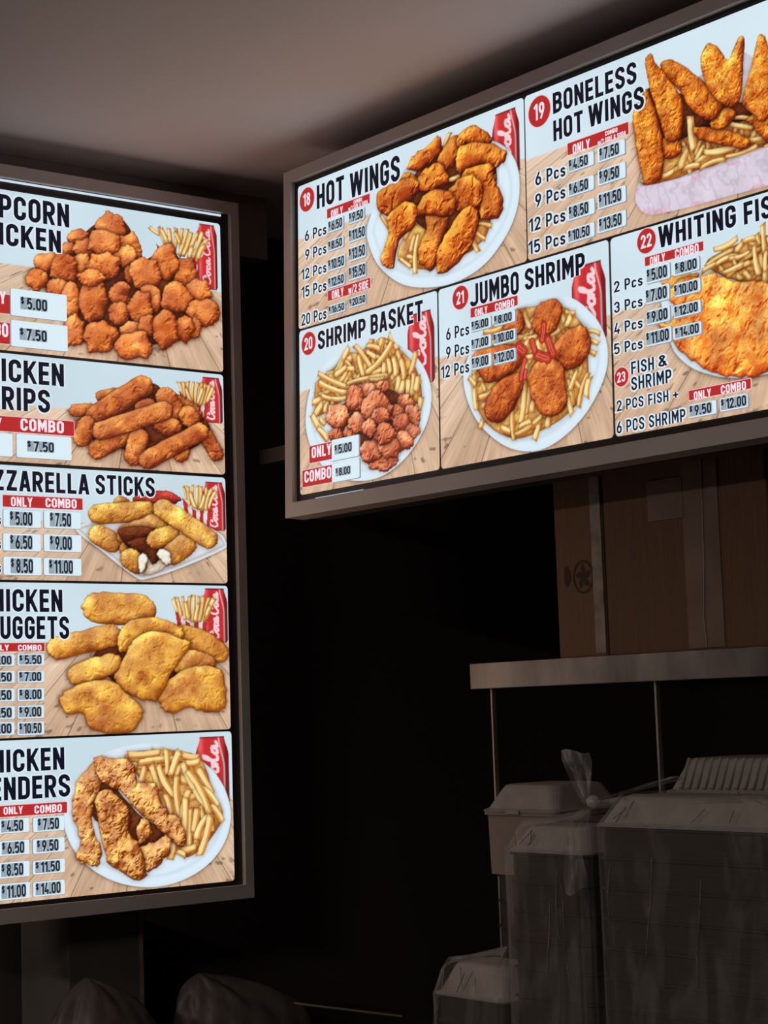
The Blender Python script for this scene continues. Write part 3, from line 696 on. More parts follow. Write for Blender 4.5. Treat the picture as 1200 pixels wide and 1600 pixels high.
   ('plate',-589,-521,377,407,'$10.50',-584,-528),
   ('plate',-664,-597,379,408,'.00',-637,-605),
  ]),
 'L5': dict(
  pic=[
   ('w',210),
   ('c',[-105,-8,177,355],'Cola'),
   ('p','plate',[-5,160,-13,121,-32,86,-62,55,-101,31,-147,14,-197,5,-249,5,-301,14,-348,30,-390,53,-425,82,-451,115,-467,151,-471,188,-465,225,-449,259,-422,289,-386,314,-343,332,-294,342,-242,345,-190,338,-140,324,-94,301,-56,272,-28,237,-11,199]),
   ('m',26,17,[-302,320,-201,326,-97,306,-56,216,-32,157,-103,79,-164,84,-203,198,-273,273]),
   ('f',[-296,319,-207,321,17,-320,305,-273,291,17,-267,304,-116,304,17,-146,313,-97,303,18]),
   ('f',[-188,330,-187,269,18,-152,324,-178,268,18,-141,292,-94,295,16,-249,292,-262,252,18,-231,294,-212,234,18,-191,223,-177,171,18,-98,280,-56,216,18,-216,291,-170,214,17,-166,263,-150,149,18,-92,238,-41,186,17,-147,293,-75,175,17,-63,190,-29,147,17,-125,279,-63,169,18,-130,230,-150,144,18,-125,183,-130,91,18,-103,182,-114,126,19,-136,210,-145,87,18,-76,165,-111,111,18,-63,162,-97,68,19,-169,104,-182,65,18,-152,83,-109,90,16,-164,84,-140,72,15]),
   ('b','under',[-401,259,-344,256,-275,182,-205,137,-206,102,-254,80,-300,114,-369,158,-397,190]),
   ('b','tend',[-276,152,-246,165,-234,134,-253,113,-271,112]),
   ('b','tend',[-448,212,-430,271,-389,303,-360,312,-355,282,-379,233,-397,190,-389,140,-370,99,-385,68,-416,75,-437,94,-429,132,-445,183]),
   ('b','tend',[-389,316,-343,316,-285,304,-271,253,-223,245,-204,193,-156,160,-138,107,-163,99,-217,143,-275,190,-321,235,-373,268]),
   ('b','tend',[-271,96,-229,109,-193,124,-182,100,-200,66,-243,43,-266,61]),
   ('b','tend',[-386,214,-362,240,-324,223,-294,178,-300,144,-268,101,-252,35,-273,25,-325,50,-356,78,-369,133]),
  ],
  words=[
   ('title','CHICKEN',2,None,-617.5,-468.8,294.2,345.4),
   ('title','TENDERS',2,None,-624.1,-454.7,231.4,282.6),
   ('header','ONLY',0,None,-625.8,-577.4,199.1,215.9),
   ('header','COMBO',0,None,-547.4,-476.8,196.9,215.0),
  ],
  marks=[
   ('red',-687,-463,194,219),
   ('plate',-646,-563,157,189,'$4.50',-632,-578),
   ('plate',-552,-472,155,188,'$7.50',-540,-486),
   ('plate',-646,-563,107,140,'$6.50',-631,-576),
   ('plate',-553,-472,106,139,'$9.50',-543,-488),
   ('plate',-647,-563,57,92,'$8.50',-633,-579),
   ('plate',-554,-472,59,90,'$11.50',-547,-485),
   ('plate',-648,-563,8,44,'$11.00',-633,-573),
   ('plate',-554,-473,9,42,'$14.00',-547,-484),
  ]),
 'R18': dict(
  pic=[
   ('w',622),
   ('c',[697,781,592,736],'Cola'),
   ('p','plate',[264,590,270,548,299,498,349,455,403,426,471,408,545,400,617,406,681,428,737,470,768,514,779,563,771,612,742,653,695,683,632,703,545,713,455,707,377,686,305,647]),
   ('m',16,13,[470,678,602,640,671,594,683,501,626,461,495,450,419,465,374,505,437,581]),
   ('b','under',[313,640,439,671,515,711,603,703,701,649,691,542,627,518,569,502,511,515,407,588]),
   ('f',[560,737,538,706,17,469,666,529,668,12,551,631,591,631,11,329,657,408,656,12,565,610,601,616,12,313,610,344,572,13,381,493,419,465,11,405,493,435,482,11,436,536,420,500,17,634,517,690,499,10,634,498,668,473,11,626,482,646,452,13,473,474,498,449,12,444,535,431,448,17,699,606,692,584,16]),
   ('b','wing',[486,724,516,739,532,726,523,695,485,684,447,679,413,695,440,718]),
   ('b','wing',[538,706,575,723,605,703,588,678,558,656,518,665,519,688]),
   ('b','wing',[597,725,640,728,688,698,691,678,653,680,617,697,588,692,582,714]),
   ('b','wing',[596,695,660,686,732,654,735,631,707,623,652,641,587,638,581,670]),
   ('b','wing',[377,671,409,683,447,664,439,646,392,657]),
   ('b','wing',[477,674,526,675,552,633,513,622,453,631,446,659]),
   ('b','wing',[304,658,354,671,431,668,450,638,423,614,376,599,338,601,305,627]),
   ('b','wing',[609,639,686,634,701,601,712,575,727,543,711,513,655,522,649,559,593,594]),
   ('b','wing',[557,612,616,627,661,592,649,552,585,552,549,582]),
   ('b','wing',[475,572,549,555,540,518,518,484,494,443,457,465,447,499,474,533]),
   ('b','wing',[445,594,476,619,543,612,577,578,556,551,505,563,448,575]),
   ('b','wing',[340,598,407,616,441,595,430,553,378,534,362,480,326,486,315,510,343,557]),
   ('b','wing',[599,554,636,551,647,521,630,479,582,445,518,429,508,467,540,513]),
  ],
  words=[
   ('title','HOT',0,None,74.5,181.5,676.5,734.1),
   ('title','WINGS',0,None,204.0,387.1,672.5,731.0),
   ('header','ONLY',0,None,129.8,175.6,641.1,661.0),
   ('header','COMBO',0,None,217.5,248.8,655.4,664.7),
   ('header','w/1 SIDE & SODA',0,None,197.4,269.8,644.2,654.0),
   ('size','6 Pcs',0,None,25.2,111.5,608.2,634.6),
   ('size','9 Pcs',0,None,26.4,110.9,561.9,588.2),
   ('size','12 Pcs',0,None,10.0,110.3,516.7,542.9),
   ('size','15 Pcs',0,None,10.4,109.7,472.6,499.9),
   ('size','20 Pcs',0,None,8.8,108.8,405.2,433.4),
   ('header','ONLY',0,None,130.6,175.3,447.3,467.0),
   ('header','w/2 SIDE',0,None,194.4,268.1,447.1,465.9),
  ],
  marks=[
   ('badge',34.1,710.1,29.0,'18'),
   ('red',114,276,645,667),
   ('plate',121,179,608,637,'$6.50',123,176),
   ('plate',201,258,611,639,'$9.50',203,255),
   ('plate',120,179,563,589,'$8.50',122,175),
   ('plate',200,262,567,598,'$11.50',202,261),
   ('plate',120,185,515,545,'$10.50',121,182),
   ('plate',200,263,522,555,'$13.50',201,261),
   ('plate',119,182,474,501,'$12.50',121,180),
   ('plate',199,262,477,510,'$15.50',201,261),
   ('plate',120,183,410,433,'$16.50',122,181),
   ('plate',198,261,413,436,'$20.50',201,260),
   ('red',114,275,446,470),
  ]),
 'R19': dict(
  pic=[
   ('w',616),
   ('p','paper',[1109,472,1145,548,1180,598,1259,651,1385,666,1395,665,1434,633,1491,596,1539,602,1530,410,1429,407,1281,410,1195,413,1140,420,1112,443]),
   ('m',26,12,[1229,593,1339,563,1488,530,1486,479,1397,483,1325,477,1262,476,1186,474,1125,485,1177,523]),
   ('b','under',[1149,666,1193,653,1289,605,1391,573,1440,551,1390,541,1287,552,1227,547,1172,541,1123,579]),
   ('f',[1344,545,1404,521,9,1360,555,1414,532,9,1263,492,1285,520,13,1257,490,1332,504,11,1273,480,1336,482,10,1230,488,1273,486,10,1336,482,1412,483,10,1393,500,1438,496,10,1187,482,1225,494,12,1120,490,1170,478,10,1176,485,1209,489,11,1414,518,1457,491,9,1427,479,1486,483,10]),
   ('f',[1285,501,1383,499,14,1253,584,1259,518,18,1243,523,1225,490,19]),
   ('b','bone',[1173,555,1201,559,1223,544,1228,522,1199,515,1177,529]),
   ('b','bone',[1107,626,1126,651,1145,667,1165,619,1180,564,1180,496,1164,479,1132,486,1116,555]),
   ('b','bone',[1263,561,1328,539,1368,519,1393,502,1387,489,1357,497,1311,516,1270,538]),
   ('b','bone',[1392,540,1440,551,1488,538,1481,485,1437,488,1404,525]),
   ('b','bone',[1303,558,1340,575,1364,560,1349,544,1320,540]),
   ('b','bone',[1183,705,1207,708,1239,687,1290,640,1333,593,1321,568,1300,564,1262,591,1231,638,1194,676]),
   ('b','bone',[1381,580,1401,623,1421,683,1436,686,1445,664,1473,622,1467,556,1429,529,1398,554]),
   ('b','bone',[1458,626,1494,663,1517,640,1518,561,1474,534]),
   ('b','bone',[1284,673,1293,702,1309,710,1332,692,1348,665,1360,676,1377,700,1389,693,1385,648,1378,593,1363,577,1340,581,1305,619]),
   ('b','bone',[1143,719,1147,732,1160,733,1168,716,1202,670,1234,621,1232,567,1219,547,1191,556,1175,606,1156,660]),
   ('x','paper_front',[1109,476,1142,477,1208,471,1283,469,1341,469,1397,475,1447,478,1534,482,1530,410,1429,407,1281,410,1195,413,1140,420,1112,443]),
  ],
  words=[
   ('title','BONELESS',0,None,885.3,1119.6,688.4,732.3),
   ('title','HOT',0,None,884.7,970.0,630.6,674.4),
   ('title','WINGS',0,None,986.4,1137.4,633.1,677.6),
   ('header','ONLY',0,None,939.5,988.1,589.6,610.0),
   ('header','COMBO',0,None,1031.4,1064.9,603.9,612.9),
   ('header','w/1 SIDE & SODA',0,None,1010.2,1087.1,591.1,600.5),
   ('size','6 Pcs',0,None,827.9,916.8,551.0,579.2),
   ('size','9 Pcs',0,None,826.5,915.2,505.6,533.8),
   ('size','12 Pcs',0,None,805.8,913.7,457.7,485.8),
   ('size','15 Pcs',0,None,803.0,912.1,410.8,438.8),
  ],
  marks=[
   ('badge',843.9,706.2,32.5,'19'),
   ('red',924,1094,592,616),
   ('plate',927,999,554,582,'$4.50',930,984),
   ('plate',1010,1085,554,584,'$7.50',1017,1070),
   ('plate',924,998,504,533,'$6.50',929,983),
   ('plate',1009,1085,507,538,'$9.50',1015,1069),
   ('plate',921,998,455,486,'$8.50',927,982),
   ('plate',1007,1084,459,491,'$11.50',1012,1073),
   ('plate',919,996,409,437,'$10.50',924,984),
   ('plate',1005,1083,411,442,'$13.50',1011,1072),
  ]),
 'R20': dict(
  pic=[
   ('w',251),
   ('c',[405,497,195,357],'Cola'),
   ('p','plate',[21,181,30,132,56,89,103,47,167,20,229,7,296,7,356,22,415,54,458,95,479,132,484,169,476,204,451,243,409,279,345,307,257,323,166,321,89,294,40,247]),
   ('m',60,16,[70,264,142,285,183,311,234,302,285,318,335,316,377,285,429,238,449,187,438,155,343,183,198,205,99,184,63,182,58,226]),
   ('f',[192,323,142,271,18,226,300,245,247,17,279,326,257,295,19,318,323,301,291,19,337,326,369,286,15,334,275,344,238,17,435,271,411,221,18,171,291,141,260,18,268,296,323,270,12,307,300,257,316,12,177,294,211,260,14]),
   ('f',[215,325,278,256,15,367,286,397,223,17,355,274,365,228,19,382,266,392,213,18,353,303,256,247,17,257,302,290,282,13]),
   ('f',[376,226,359,174,20,392,213,364,166,19,408,214,402,174,19,427,225,418,175,19,440,216,431,183,19,449,167,443,138,19,333,226,348,189,18,71,279,193,225,13,165,276,211,270,13,136,265,182,279,15,182,241,333,236,13,73,256,196,211,13,267,233,319,228,13,49,213,100,223,15,82,223,181,202,13,57,183,88,207,19,96,184,111,207,21,123,191,132,204,20,75,173,99,155,15,45,184,104,117,17,69,152,110,118,15]),
   ('b','under',[140,178,233,207,311,209,407,163,427,116,416,87,362,57,275,44,208,84,140,125]),
   ('b','shr',[338,208,335,203,328,200,317,199,304,200,294,206,283,211,276,218,281,223,294,224,305,225,317,223,332,221,338,214]),
   ('b','shr',[294,205,295,196,281,193,264,191,246,196,228,200,223,209,216,216,214,225,228,229,247,228,265,227,283,221,290,212]),
   ('b','shr',[242,195,244,181,233,174,219,170,205,174,189,177,179,190,182,204,182,217,192,226,205,232,220,226,235,221,242,207]),
   ('b','shr',[427,157,426,148,416,142,402,142,388,141,376,149,373,158,368,166,368,174,376,181,390,182,404,181,412,172,422,166]),
   ('b','shr',[395,138,387,132,381,126,371,121,357,127,346,131,334,138,332,147,338,154,347,159,356,165,371,162,382,154,391,147]),
   ('b','shr',[445,124,441,113,435,103,422,102,410,105,400,112,390,120,389,132,392,142,398,152,411,155,423,151,436,148,442,135]),
   ('b','shr',[415,111,404,104,396,99,387,91,372,98,358,101,354,111,349,120,352,129,359,137,372,140,388,139,403,133,407,121]),
   ('b','shr',[366,40,359,30,343,25,322,19,294,25,266,31,259,43,241,55,251,65,273,68,294,73,321,68,342,60,355,50]),
   ('b','shr',[192,160,181,151,171,143,155,138,136,142,119,149,107,160,98,173,110,183,113,197,136,196,157,195,178,187,185,173]),
   ('b','shr',[165,121,166,113,155,111,146,107,133,109,121,113,116,121,112,128,113,136,125,138,134,140,145,139,157,135,163,128]),
   ('b','shr',[230,121,222,115,217,109,203,111,191,112,178,115,167,122,169,130,175,135,179,141,191,142,204,142,218,137,222,129]),
   ('b','shr',[258,137,254,125,243,118,226,121,212,119,202,128,186,135,188,146,191,156,201,161,213,168,229,165,244,159,246,147]),
   ('b','shr',[444,92,440,86,431,83,424,79,413,81,402,85,397,92,393,99,396,106,402,111,413,113,424,109,434,106,443,100]),
   ('b','shr',[421,73,417,63,402,59,386,59,368,56,353,65,339,74,338,84,344,93,357,97,371,99,389,101,403,92,414,84]),
   ('b','shr',[327,65,312,58,303,50,285,48,263,47,240,54,236,67,228,78,236,86,245,95,266,94,287,96,303,86,318,77]),
   ('b','shr',[375,66,370,55,361,45,342,47,326,45,313,55,301,64,295,76,297,88,312,94,327,98,344,94,360,88,372,78]),
   ('b','shr',[351,158,344,142,321,138,302,131,278,135,256,145,238,158,235,175,242,189,258,198,278,207,305,204,323,188,336,174]),
   ('b','shr',[337,141,335,132,322,129,311,124,296,126,286,134,271,141,273,150,278,157,284,164,298,165,311,163,327,160,334,150]),
   ('b','shr',[361,98,353,89,341,83,326,80,306,80,292,90,282,99,274,110,280,119,296,123,308,128,327,127,343,119,354,110]),
   ('b','shr',[290,122,289,112,279,108,271,101,260,108,249,111,241,119,237,129,242,138,251,141,260,146,271,147,280,139,285,130]),
  ],
  words=[
   ('title','SHRIMP',0,None,74.6,256.5,336.3,380.0),
   ('title','BASKET',0,None,275.6,460.9,336.6,382.5),
   ('header','ONLY',0,None,47.4,122.8,81.6,107.9),
   ('header','COMBO',0,None,17.8,122.0,26.8,53.8),
  ],
  marks=[
   ('badge',36.6,358.6,27.5,'20'),
   ('red',37,127,71,111),
   ('red',9,128,17,57),
   ('plate',127,229,65,114,'$5.00',140,204),
   ('plate',127,231,15,58,'$8.00',143,198),
  ]),
 'R21': dict(
  pic=[
   ('w',246),
   ('c',[925,1020,197,358],'Cola'),
   ('p','plate',[590,188,599,145,626,96,666,57,720,23,777,5,834,3,895,21,951,54,992,95,1016,136,1021,177,1008,218,980,255,927,296,863,310,787,311,702,293,636,260,601,221]),
   ('m',46,13,[687,282,767,301,825,297,895,284,953,234,964,180,958,117,920,74,845,46,749,36,671,73,632,123,619,191,635,236]),
   ('f',[781,295,804,257,14,767,295,780,252,15,890,288,903,253,14,904,272,933,264,11,922,262,907,242,16,961,224,1001,212,11,970,205,996,191,11,960,187,988,171,11,860,231,889,239,13,780,238,823,237,12,794,236,784,214,17,823,231,831,199,15,764,202,807,197,11,624,190,629,112,17,639,174,679,177,12,638,136,683,143,12,647,117,668,121,13,608,185,628,165,13,788,190,782,168,17,657,274,717,273,12]),
   ('f',[801,141,785,81,16,809,110,799,84,15,741,97,744,33,15,782,154,770,64,16,822,56,807,25,15,851,68,845,46,15,750,41,832,69,12,760,58,798,65,12,913,134,920,77,14,936,149,912,111,14,963,139,934,75,14,967,128,957,91,15,907,99,917,62,14,651,86,641,72,16]),
   ('b','patty',[757,303,779,289,783,265,763,251,722,271]),
   ('b','patty',[622,230,686,238,755,229,780,205,773,189,744,174,689,164,651,178]),
   ('b','patty',[825,297,849,305,886,298,895,274,885,253,863,237,828,239,808,260]),
   ('b','patty',[864,204,902,230,948,237,971,214,970,179,941,157,909,155,877,179]),
   ('b','patty',[686,151,724,167,763,171,778,152,768,126,741,95,706,77,669,87,659,116]),
   ('b','patty',[796,165,838,190,873,180,896,156,899,116,903,86,876,69,834,74,805,111,795,139]),
   ('s',30,[842,257,840,241,836,229]),
   ('s',34,[853,225,860,208,866,194]),
   ('s',26,[806,230,815,206]),
   ('s',40,[765,224,779,213]),
   ('s',22,[783,194,775,175,770,156]),
   ('s',18,[785,171,782,158]),
   ('s',36,[822,198,850,186]),
  ],
  words=[
   ('title','JUMBO',0,None,620.3,771.2,336.2,384.0),
   ('title','SHRIMP',0,None,790.6,965.1,338.4,382.8),
   ('header','ONLY',0,None,633.2,673.1,313.2,328.6),
   ('header','COMBO',0,None,697.3,756.3,312.9,328.7),
   ('size','6 Pcs',0,None,538.2,613.9,277.3,304.3),
   ('size','9 Pcs',0,None,537.3,612.8,236.5,263.5),
   ('size','12 Pcs',0,None,519.2,611.8,196.5,223.4),
  ],
  marks=[
   ('badge',586.5,363.3,25.5,'21'),
   ('red',619,766,313,333),
   ('plate',620,685,281,305,'$5.00',625,678),
   ('plate',696,760,280,304,'$8.00',697,751),
   ('plate',620,684,241,266,'$7.00',624,677),
   ('plate',692,760,240,265,'$10.00',694,755),
   ('plate',621,684,199,226,'$9.00',624,676),
   ('plate',692,759,198,224,'$12.00',694,755),
  ]),
 'R22': dict(
  pic=[
   ('w',252),
   ('p','plate',[1167,255,1176,200,1187,158,1203,132,1237,104,1278,85,1319,72,1368,64,1418,63,1531,56,1570,98,1539,226,1427,267,1304,283,1218,278]),
   ('m',30,11,[1283,294,1330,310,1387,317,1427,315,1473,283,1478,226,1384,238,1328,259]),
   ('f',[1279,289,1346,307,11,1270,281,1312,291,11,1301,313,1359,323,11,1304,290,1358,295,10,1337,289,1386,292,10,1345,285,1357,269,10,1371,318,1411,315,10,1404,323,1411,303,11,1418,338,1420,282,12,1427,312,1449,269,10,1410,284,1415,257,11,1422,287,1420,244,12]),
   ('f',[1328,261,1386,276,12,1320,267,1369,273,12,1369,260,1384,243,11,1395,303,1404,247,13,1420,250,1417,219,14,1437,272,1455,230,12,1352,257,1364,247,11,1458,289,1471,233,12]),
   ('b','fish',[1168,281,1192,286,1244,283,1261,273,1244,266,1196,263]),
   ('b','fish',[1186,251,1209,273,1269,272,1303,267,1344,246,1384,240,1425,227,1538,198,1564,129,1531,59,1418,66,1364,66,1320,75,1275,95,1238,120,1206,145,1190,166,1158,198,1189,201,1203,228]),
  ],
  words=[
   ('title','WHITING',0,None,1165.4,1357.2,347.7,389.0),
   ('title','FISH',0,2,1376.7,1411.8,345.7,386.8),
   ('header','ONLY',0,None,1141.3,1180.6,317.4,335.0),
   ('header','COMBO',0,None,1206.1,1265.4,317.7,335.7),
   ('size','2 Pcs',0,None,1043.7,1120.7,284.1,306.3),
   ('size','3 Pcs',0,None,1042.6,1119.1,243.2,265.3),
   ('size','4 Pcs',0,None,1041.1,1117.5,201.4,223.5),
   ('size','5 Pcs',0,None,1039.6,1115.9,161.3,183.3),
   ('size','FISH',0,None,1083.8,1143.8,115.5,140.3),
   ('size','&',0,None,1155.9,1174.9,117.7,140.1),
   ('size','SHRIMP',0,None,1083.0,1187.6,83.7,109.9),
   ('size','2 PCS FISH +',0,None,1042.5,1203.1,49.1,70.3),
   ('size','6 PCS SHRIMP',0,None,1040.9,1219.5,5.3,29.6),
   ('header','ONLY',0,None,1242.2,1284.0,41.8,57.2),
   ('header','COMBO',0,None,1308.2,1367.4,42.8,58.5),
  ],
  marks=[
   ('badge',1133.0,368.9,24.2,'22'),
   ('badge',1057.0,115.0,18.5,'23'),
   ('red',1128,1276,320,337),
   ('plate',1132,1193,284,314,'$5.00',1135,1187),
   ('plate',1203,1267,285,311,'$8.00',1208,1262),
   ('plate',1128,1190,244,274,'$7.00',1131,1185),
   ('plate',1202,1268,244,269,'$10.00',1204,1262),
   ('plate',1129,1190,203,231,'$9.00',1132,1185),
   ('plate',1200,1267,204,228,'$12.00',1203,1261),
   ('plate',1126,1192,162,191,'$11.00',1129,1187),
   ('plate',1197,1267,163,187,'$14.00',1203,1262),
   ('red',1229,1378,43,61),
   ('plate',1230,1297,9,34,'$9.50',1233,1286),
   ('plate',1306,1372,10,35,'$12.00',1310,1369),
  ]),
}

# ------------------------------------------------------------------ materials
PRINT_LIGHT = 1.05
def print_material():
    m = bpy.data.materials.new('backlit_print'); m.use_nodes = True; nt = m.node_tree; b = nt.nodes['Principled BSDF']
    at = nt.nodes.new('ShaderNodeAttribute'); at.attribute_name = 'print'
    nt.links.new(at.outputs['Color'], b.inputs['Emission Color']); b.inputs['Emission Strength'].default_value = PRINT_LIGHT
    b.inputs['Base Color'].default_value = (.01, .01, .01, 1); b.inputs['Roughness'].default_value = .4; b.inputs['Specular IOR Level'].default_value = .2
    return m
def backlit(name, rgb):
    return material(name, (.01, .01, .01, 1), .4, emit=lin(*rgb), strength=PRINT_LIGHT, spec=.2)
M_print = print_material()
M_ink = backlit('printed_ink', (16, 19, 34)); M_ink2 = backlit('printed_ink_blue', (20, 32, 48))
M_halo = backlit('printed_halo', (216, 229, 238)); M_red = backlit('printed_red', (178, 43, 42)); M_redtxt = backlit('printed_white', (238, 222, 232))
M_pink = backlit('printed_pink_edge', (226, 190, 198))
M_plate = backlit('price_plate_white', (214, 232, 241)); M_card = backlit('price_card_grey', (150, 163, 172)); M_cardl = backlit('price_card_light', (181, 193, 200))
M_digit = backlit('price_digit', (30, 42, 56)); M_edge = backlit('price_plate_edge', (140, 150, 160))
M_glow = backlit('light_gap_white', (205, 218, 232))
M_frame = mottled('brushed_bronze_frame', (.62, .56, .54, 1), (.76, .69, .66, 1), 3, 6, (.5, .65), .15, .05, (1, 1, 1), bscale=60)
M_black = mottled('black_border', (.028, .021, .022, 1), (.038, .029, .030, 1), 4, 3, (.35, .5))
M_house = mottled('sign_housing', (.05, .045, .042, 1), (.07, .062, .06, 1), 5, 4, (.5, .7))

# ------------------------------------------------------------------ the room
M_ceil = mottled('painted_ceiling', (.88, .85, .86, 1), (.92, .89, .90, 1), 1.2, 4, (.7, .85), bump=.06, bscale=40)
M_dark = mottled('dark_kitchen_wall', (.020, .016, .015, 1), (.030, .024, .022, 1), 1.5, 4, (.6, .8))
M_wallL = mottled('dark_painted_wall', (.075, .06, .058, 1), (.095, .075, .072, 1), 1.5, 4, (.6, .8))
M_floor = mottled('dark_floor_tile', (.02, .018, .016, 1), (.03, .026, .024, 1), 2, 4, (.4, .6))
M_fascia = mottled('fascia_panel', (.30, .27, .265, 1), (.36, .325, .315, 1), 2, 4, (.5, .7))
X0, X1, Y0, Y1 = -1.9, 6.0, -6.0, 2.2
b = MB(); b.box(X0, X1, Y0, Y1, CEIL, CEIL + .1); structure(b.build('ceiling', M_ceil))
b = MB(); b.box(X0, X1, Y0, Y1, -.1, 0); structure(b.build('floor', M_floor))
b = MB(); b.box(-.90, -.80, Y0, Y1, 0, CEIL); structure(b.build('wall_left', M_wallL))
b = MB(); b.box(X0, X1, Y1, Y1 + .1, 0, CEIL); structure(b.build('wall_back', M_dark))
# fascia strip between the tall board and the ceiling, and a rail on the far wall
b = MB(); b.box(-.50, -.455, -1.6, .25, 2.70, CEIL); structure(b.build('trim_1', M_fascia, bevel=.003))
b = MB(); b.box(X0, X1, 2.16, 2.2, 2.2, 2.3); structure(b.build('trim_2', M_fascia, bevel=.004))

# ------------------------------------------------------------------ menu boards
def board_matrix(origin, u, v, n):
    m = Matrix((Vector(u), Vector(v), Vector(n))).transposed().to_4x4(); return Matrix.Translation(origin) @ m
BOARD = {
 'R': board_matrix((0, 0, 2.00789), (1, 0, 0), (0, .0288, .9996), (0, -.9996, .0288)),
 'L': board_matrix((-.3538, .0211, 1.0902), (0, 1, 0), (.0058, 0, 1), (1, 0, -.0058)),
}
def ring(mb, o, i, z0, z1, mi=0):
    """mitred frame from outer rect o to inner rect i (u0,u1,v0,v1), front at z1"""
    def c(r): return [(r[0], r[2]), (r[1], r[2]), (r[1], r[3]), (r[0], r[3])]
    O, I = c(o), c(i)
    for k in range(4):
        a, b2 = k, (k + 1) % 4
        mb.face([(*O[a], z1), (*O[b2], z1), (*I[b2], z1), (*I[a], z1)], mi)
        mb.face([(*O[b2], z1), (*O[a], z1), (*O[a], z0), (*O[b2], z0)], mi)
        mb.face([(*I[a], z1), (*I[b2], z1), (*I[b2], z0), (*I[a], z0)], mi)
        mb.face([(*O[a], z0), (*O[b2], z0), (*I[b2], z0), (*I[a], z0)][::-1], mi)
def rounded(u0, u1, v0, v1, r, n=4):
    out = []
    for cx, cy, a in ((u1 - r, v1 - r, 0), (u0 + r, v1 - r, 90), (u0 + r, v0 + r, 180), (u1 - r, v0 + r, 270)):
        out += arc(cx, cy, r, r, a, a + 90, n)
    return out
def slab(mb, outline, z0, z1, mi=0, side=None):
    mb.face([(x, y, z1) for x, y in outline], mi); n = len(outline)
    for k in range(n):
        a, c = outline[k], outline[(k + 1) % n]
        mb.face([(*a, z0), (*c, z0), (*c, z1), (*a, z1)], mi if side is None else side)

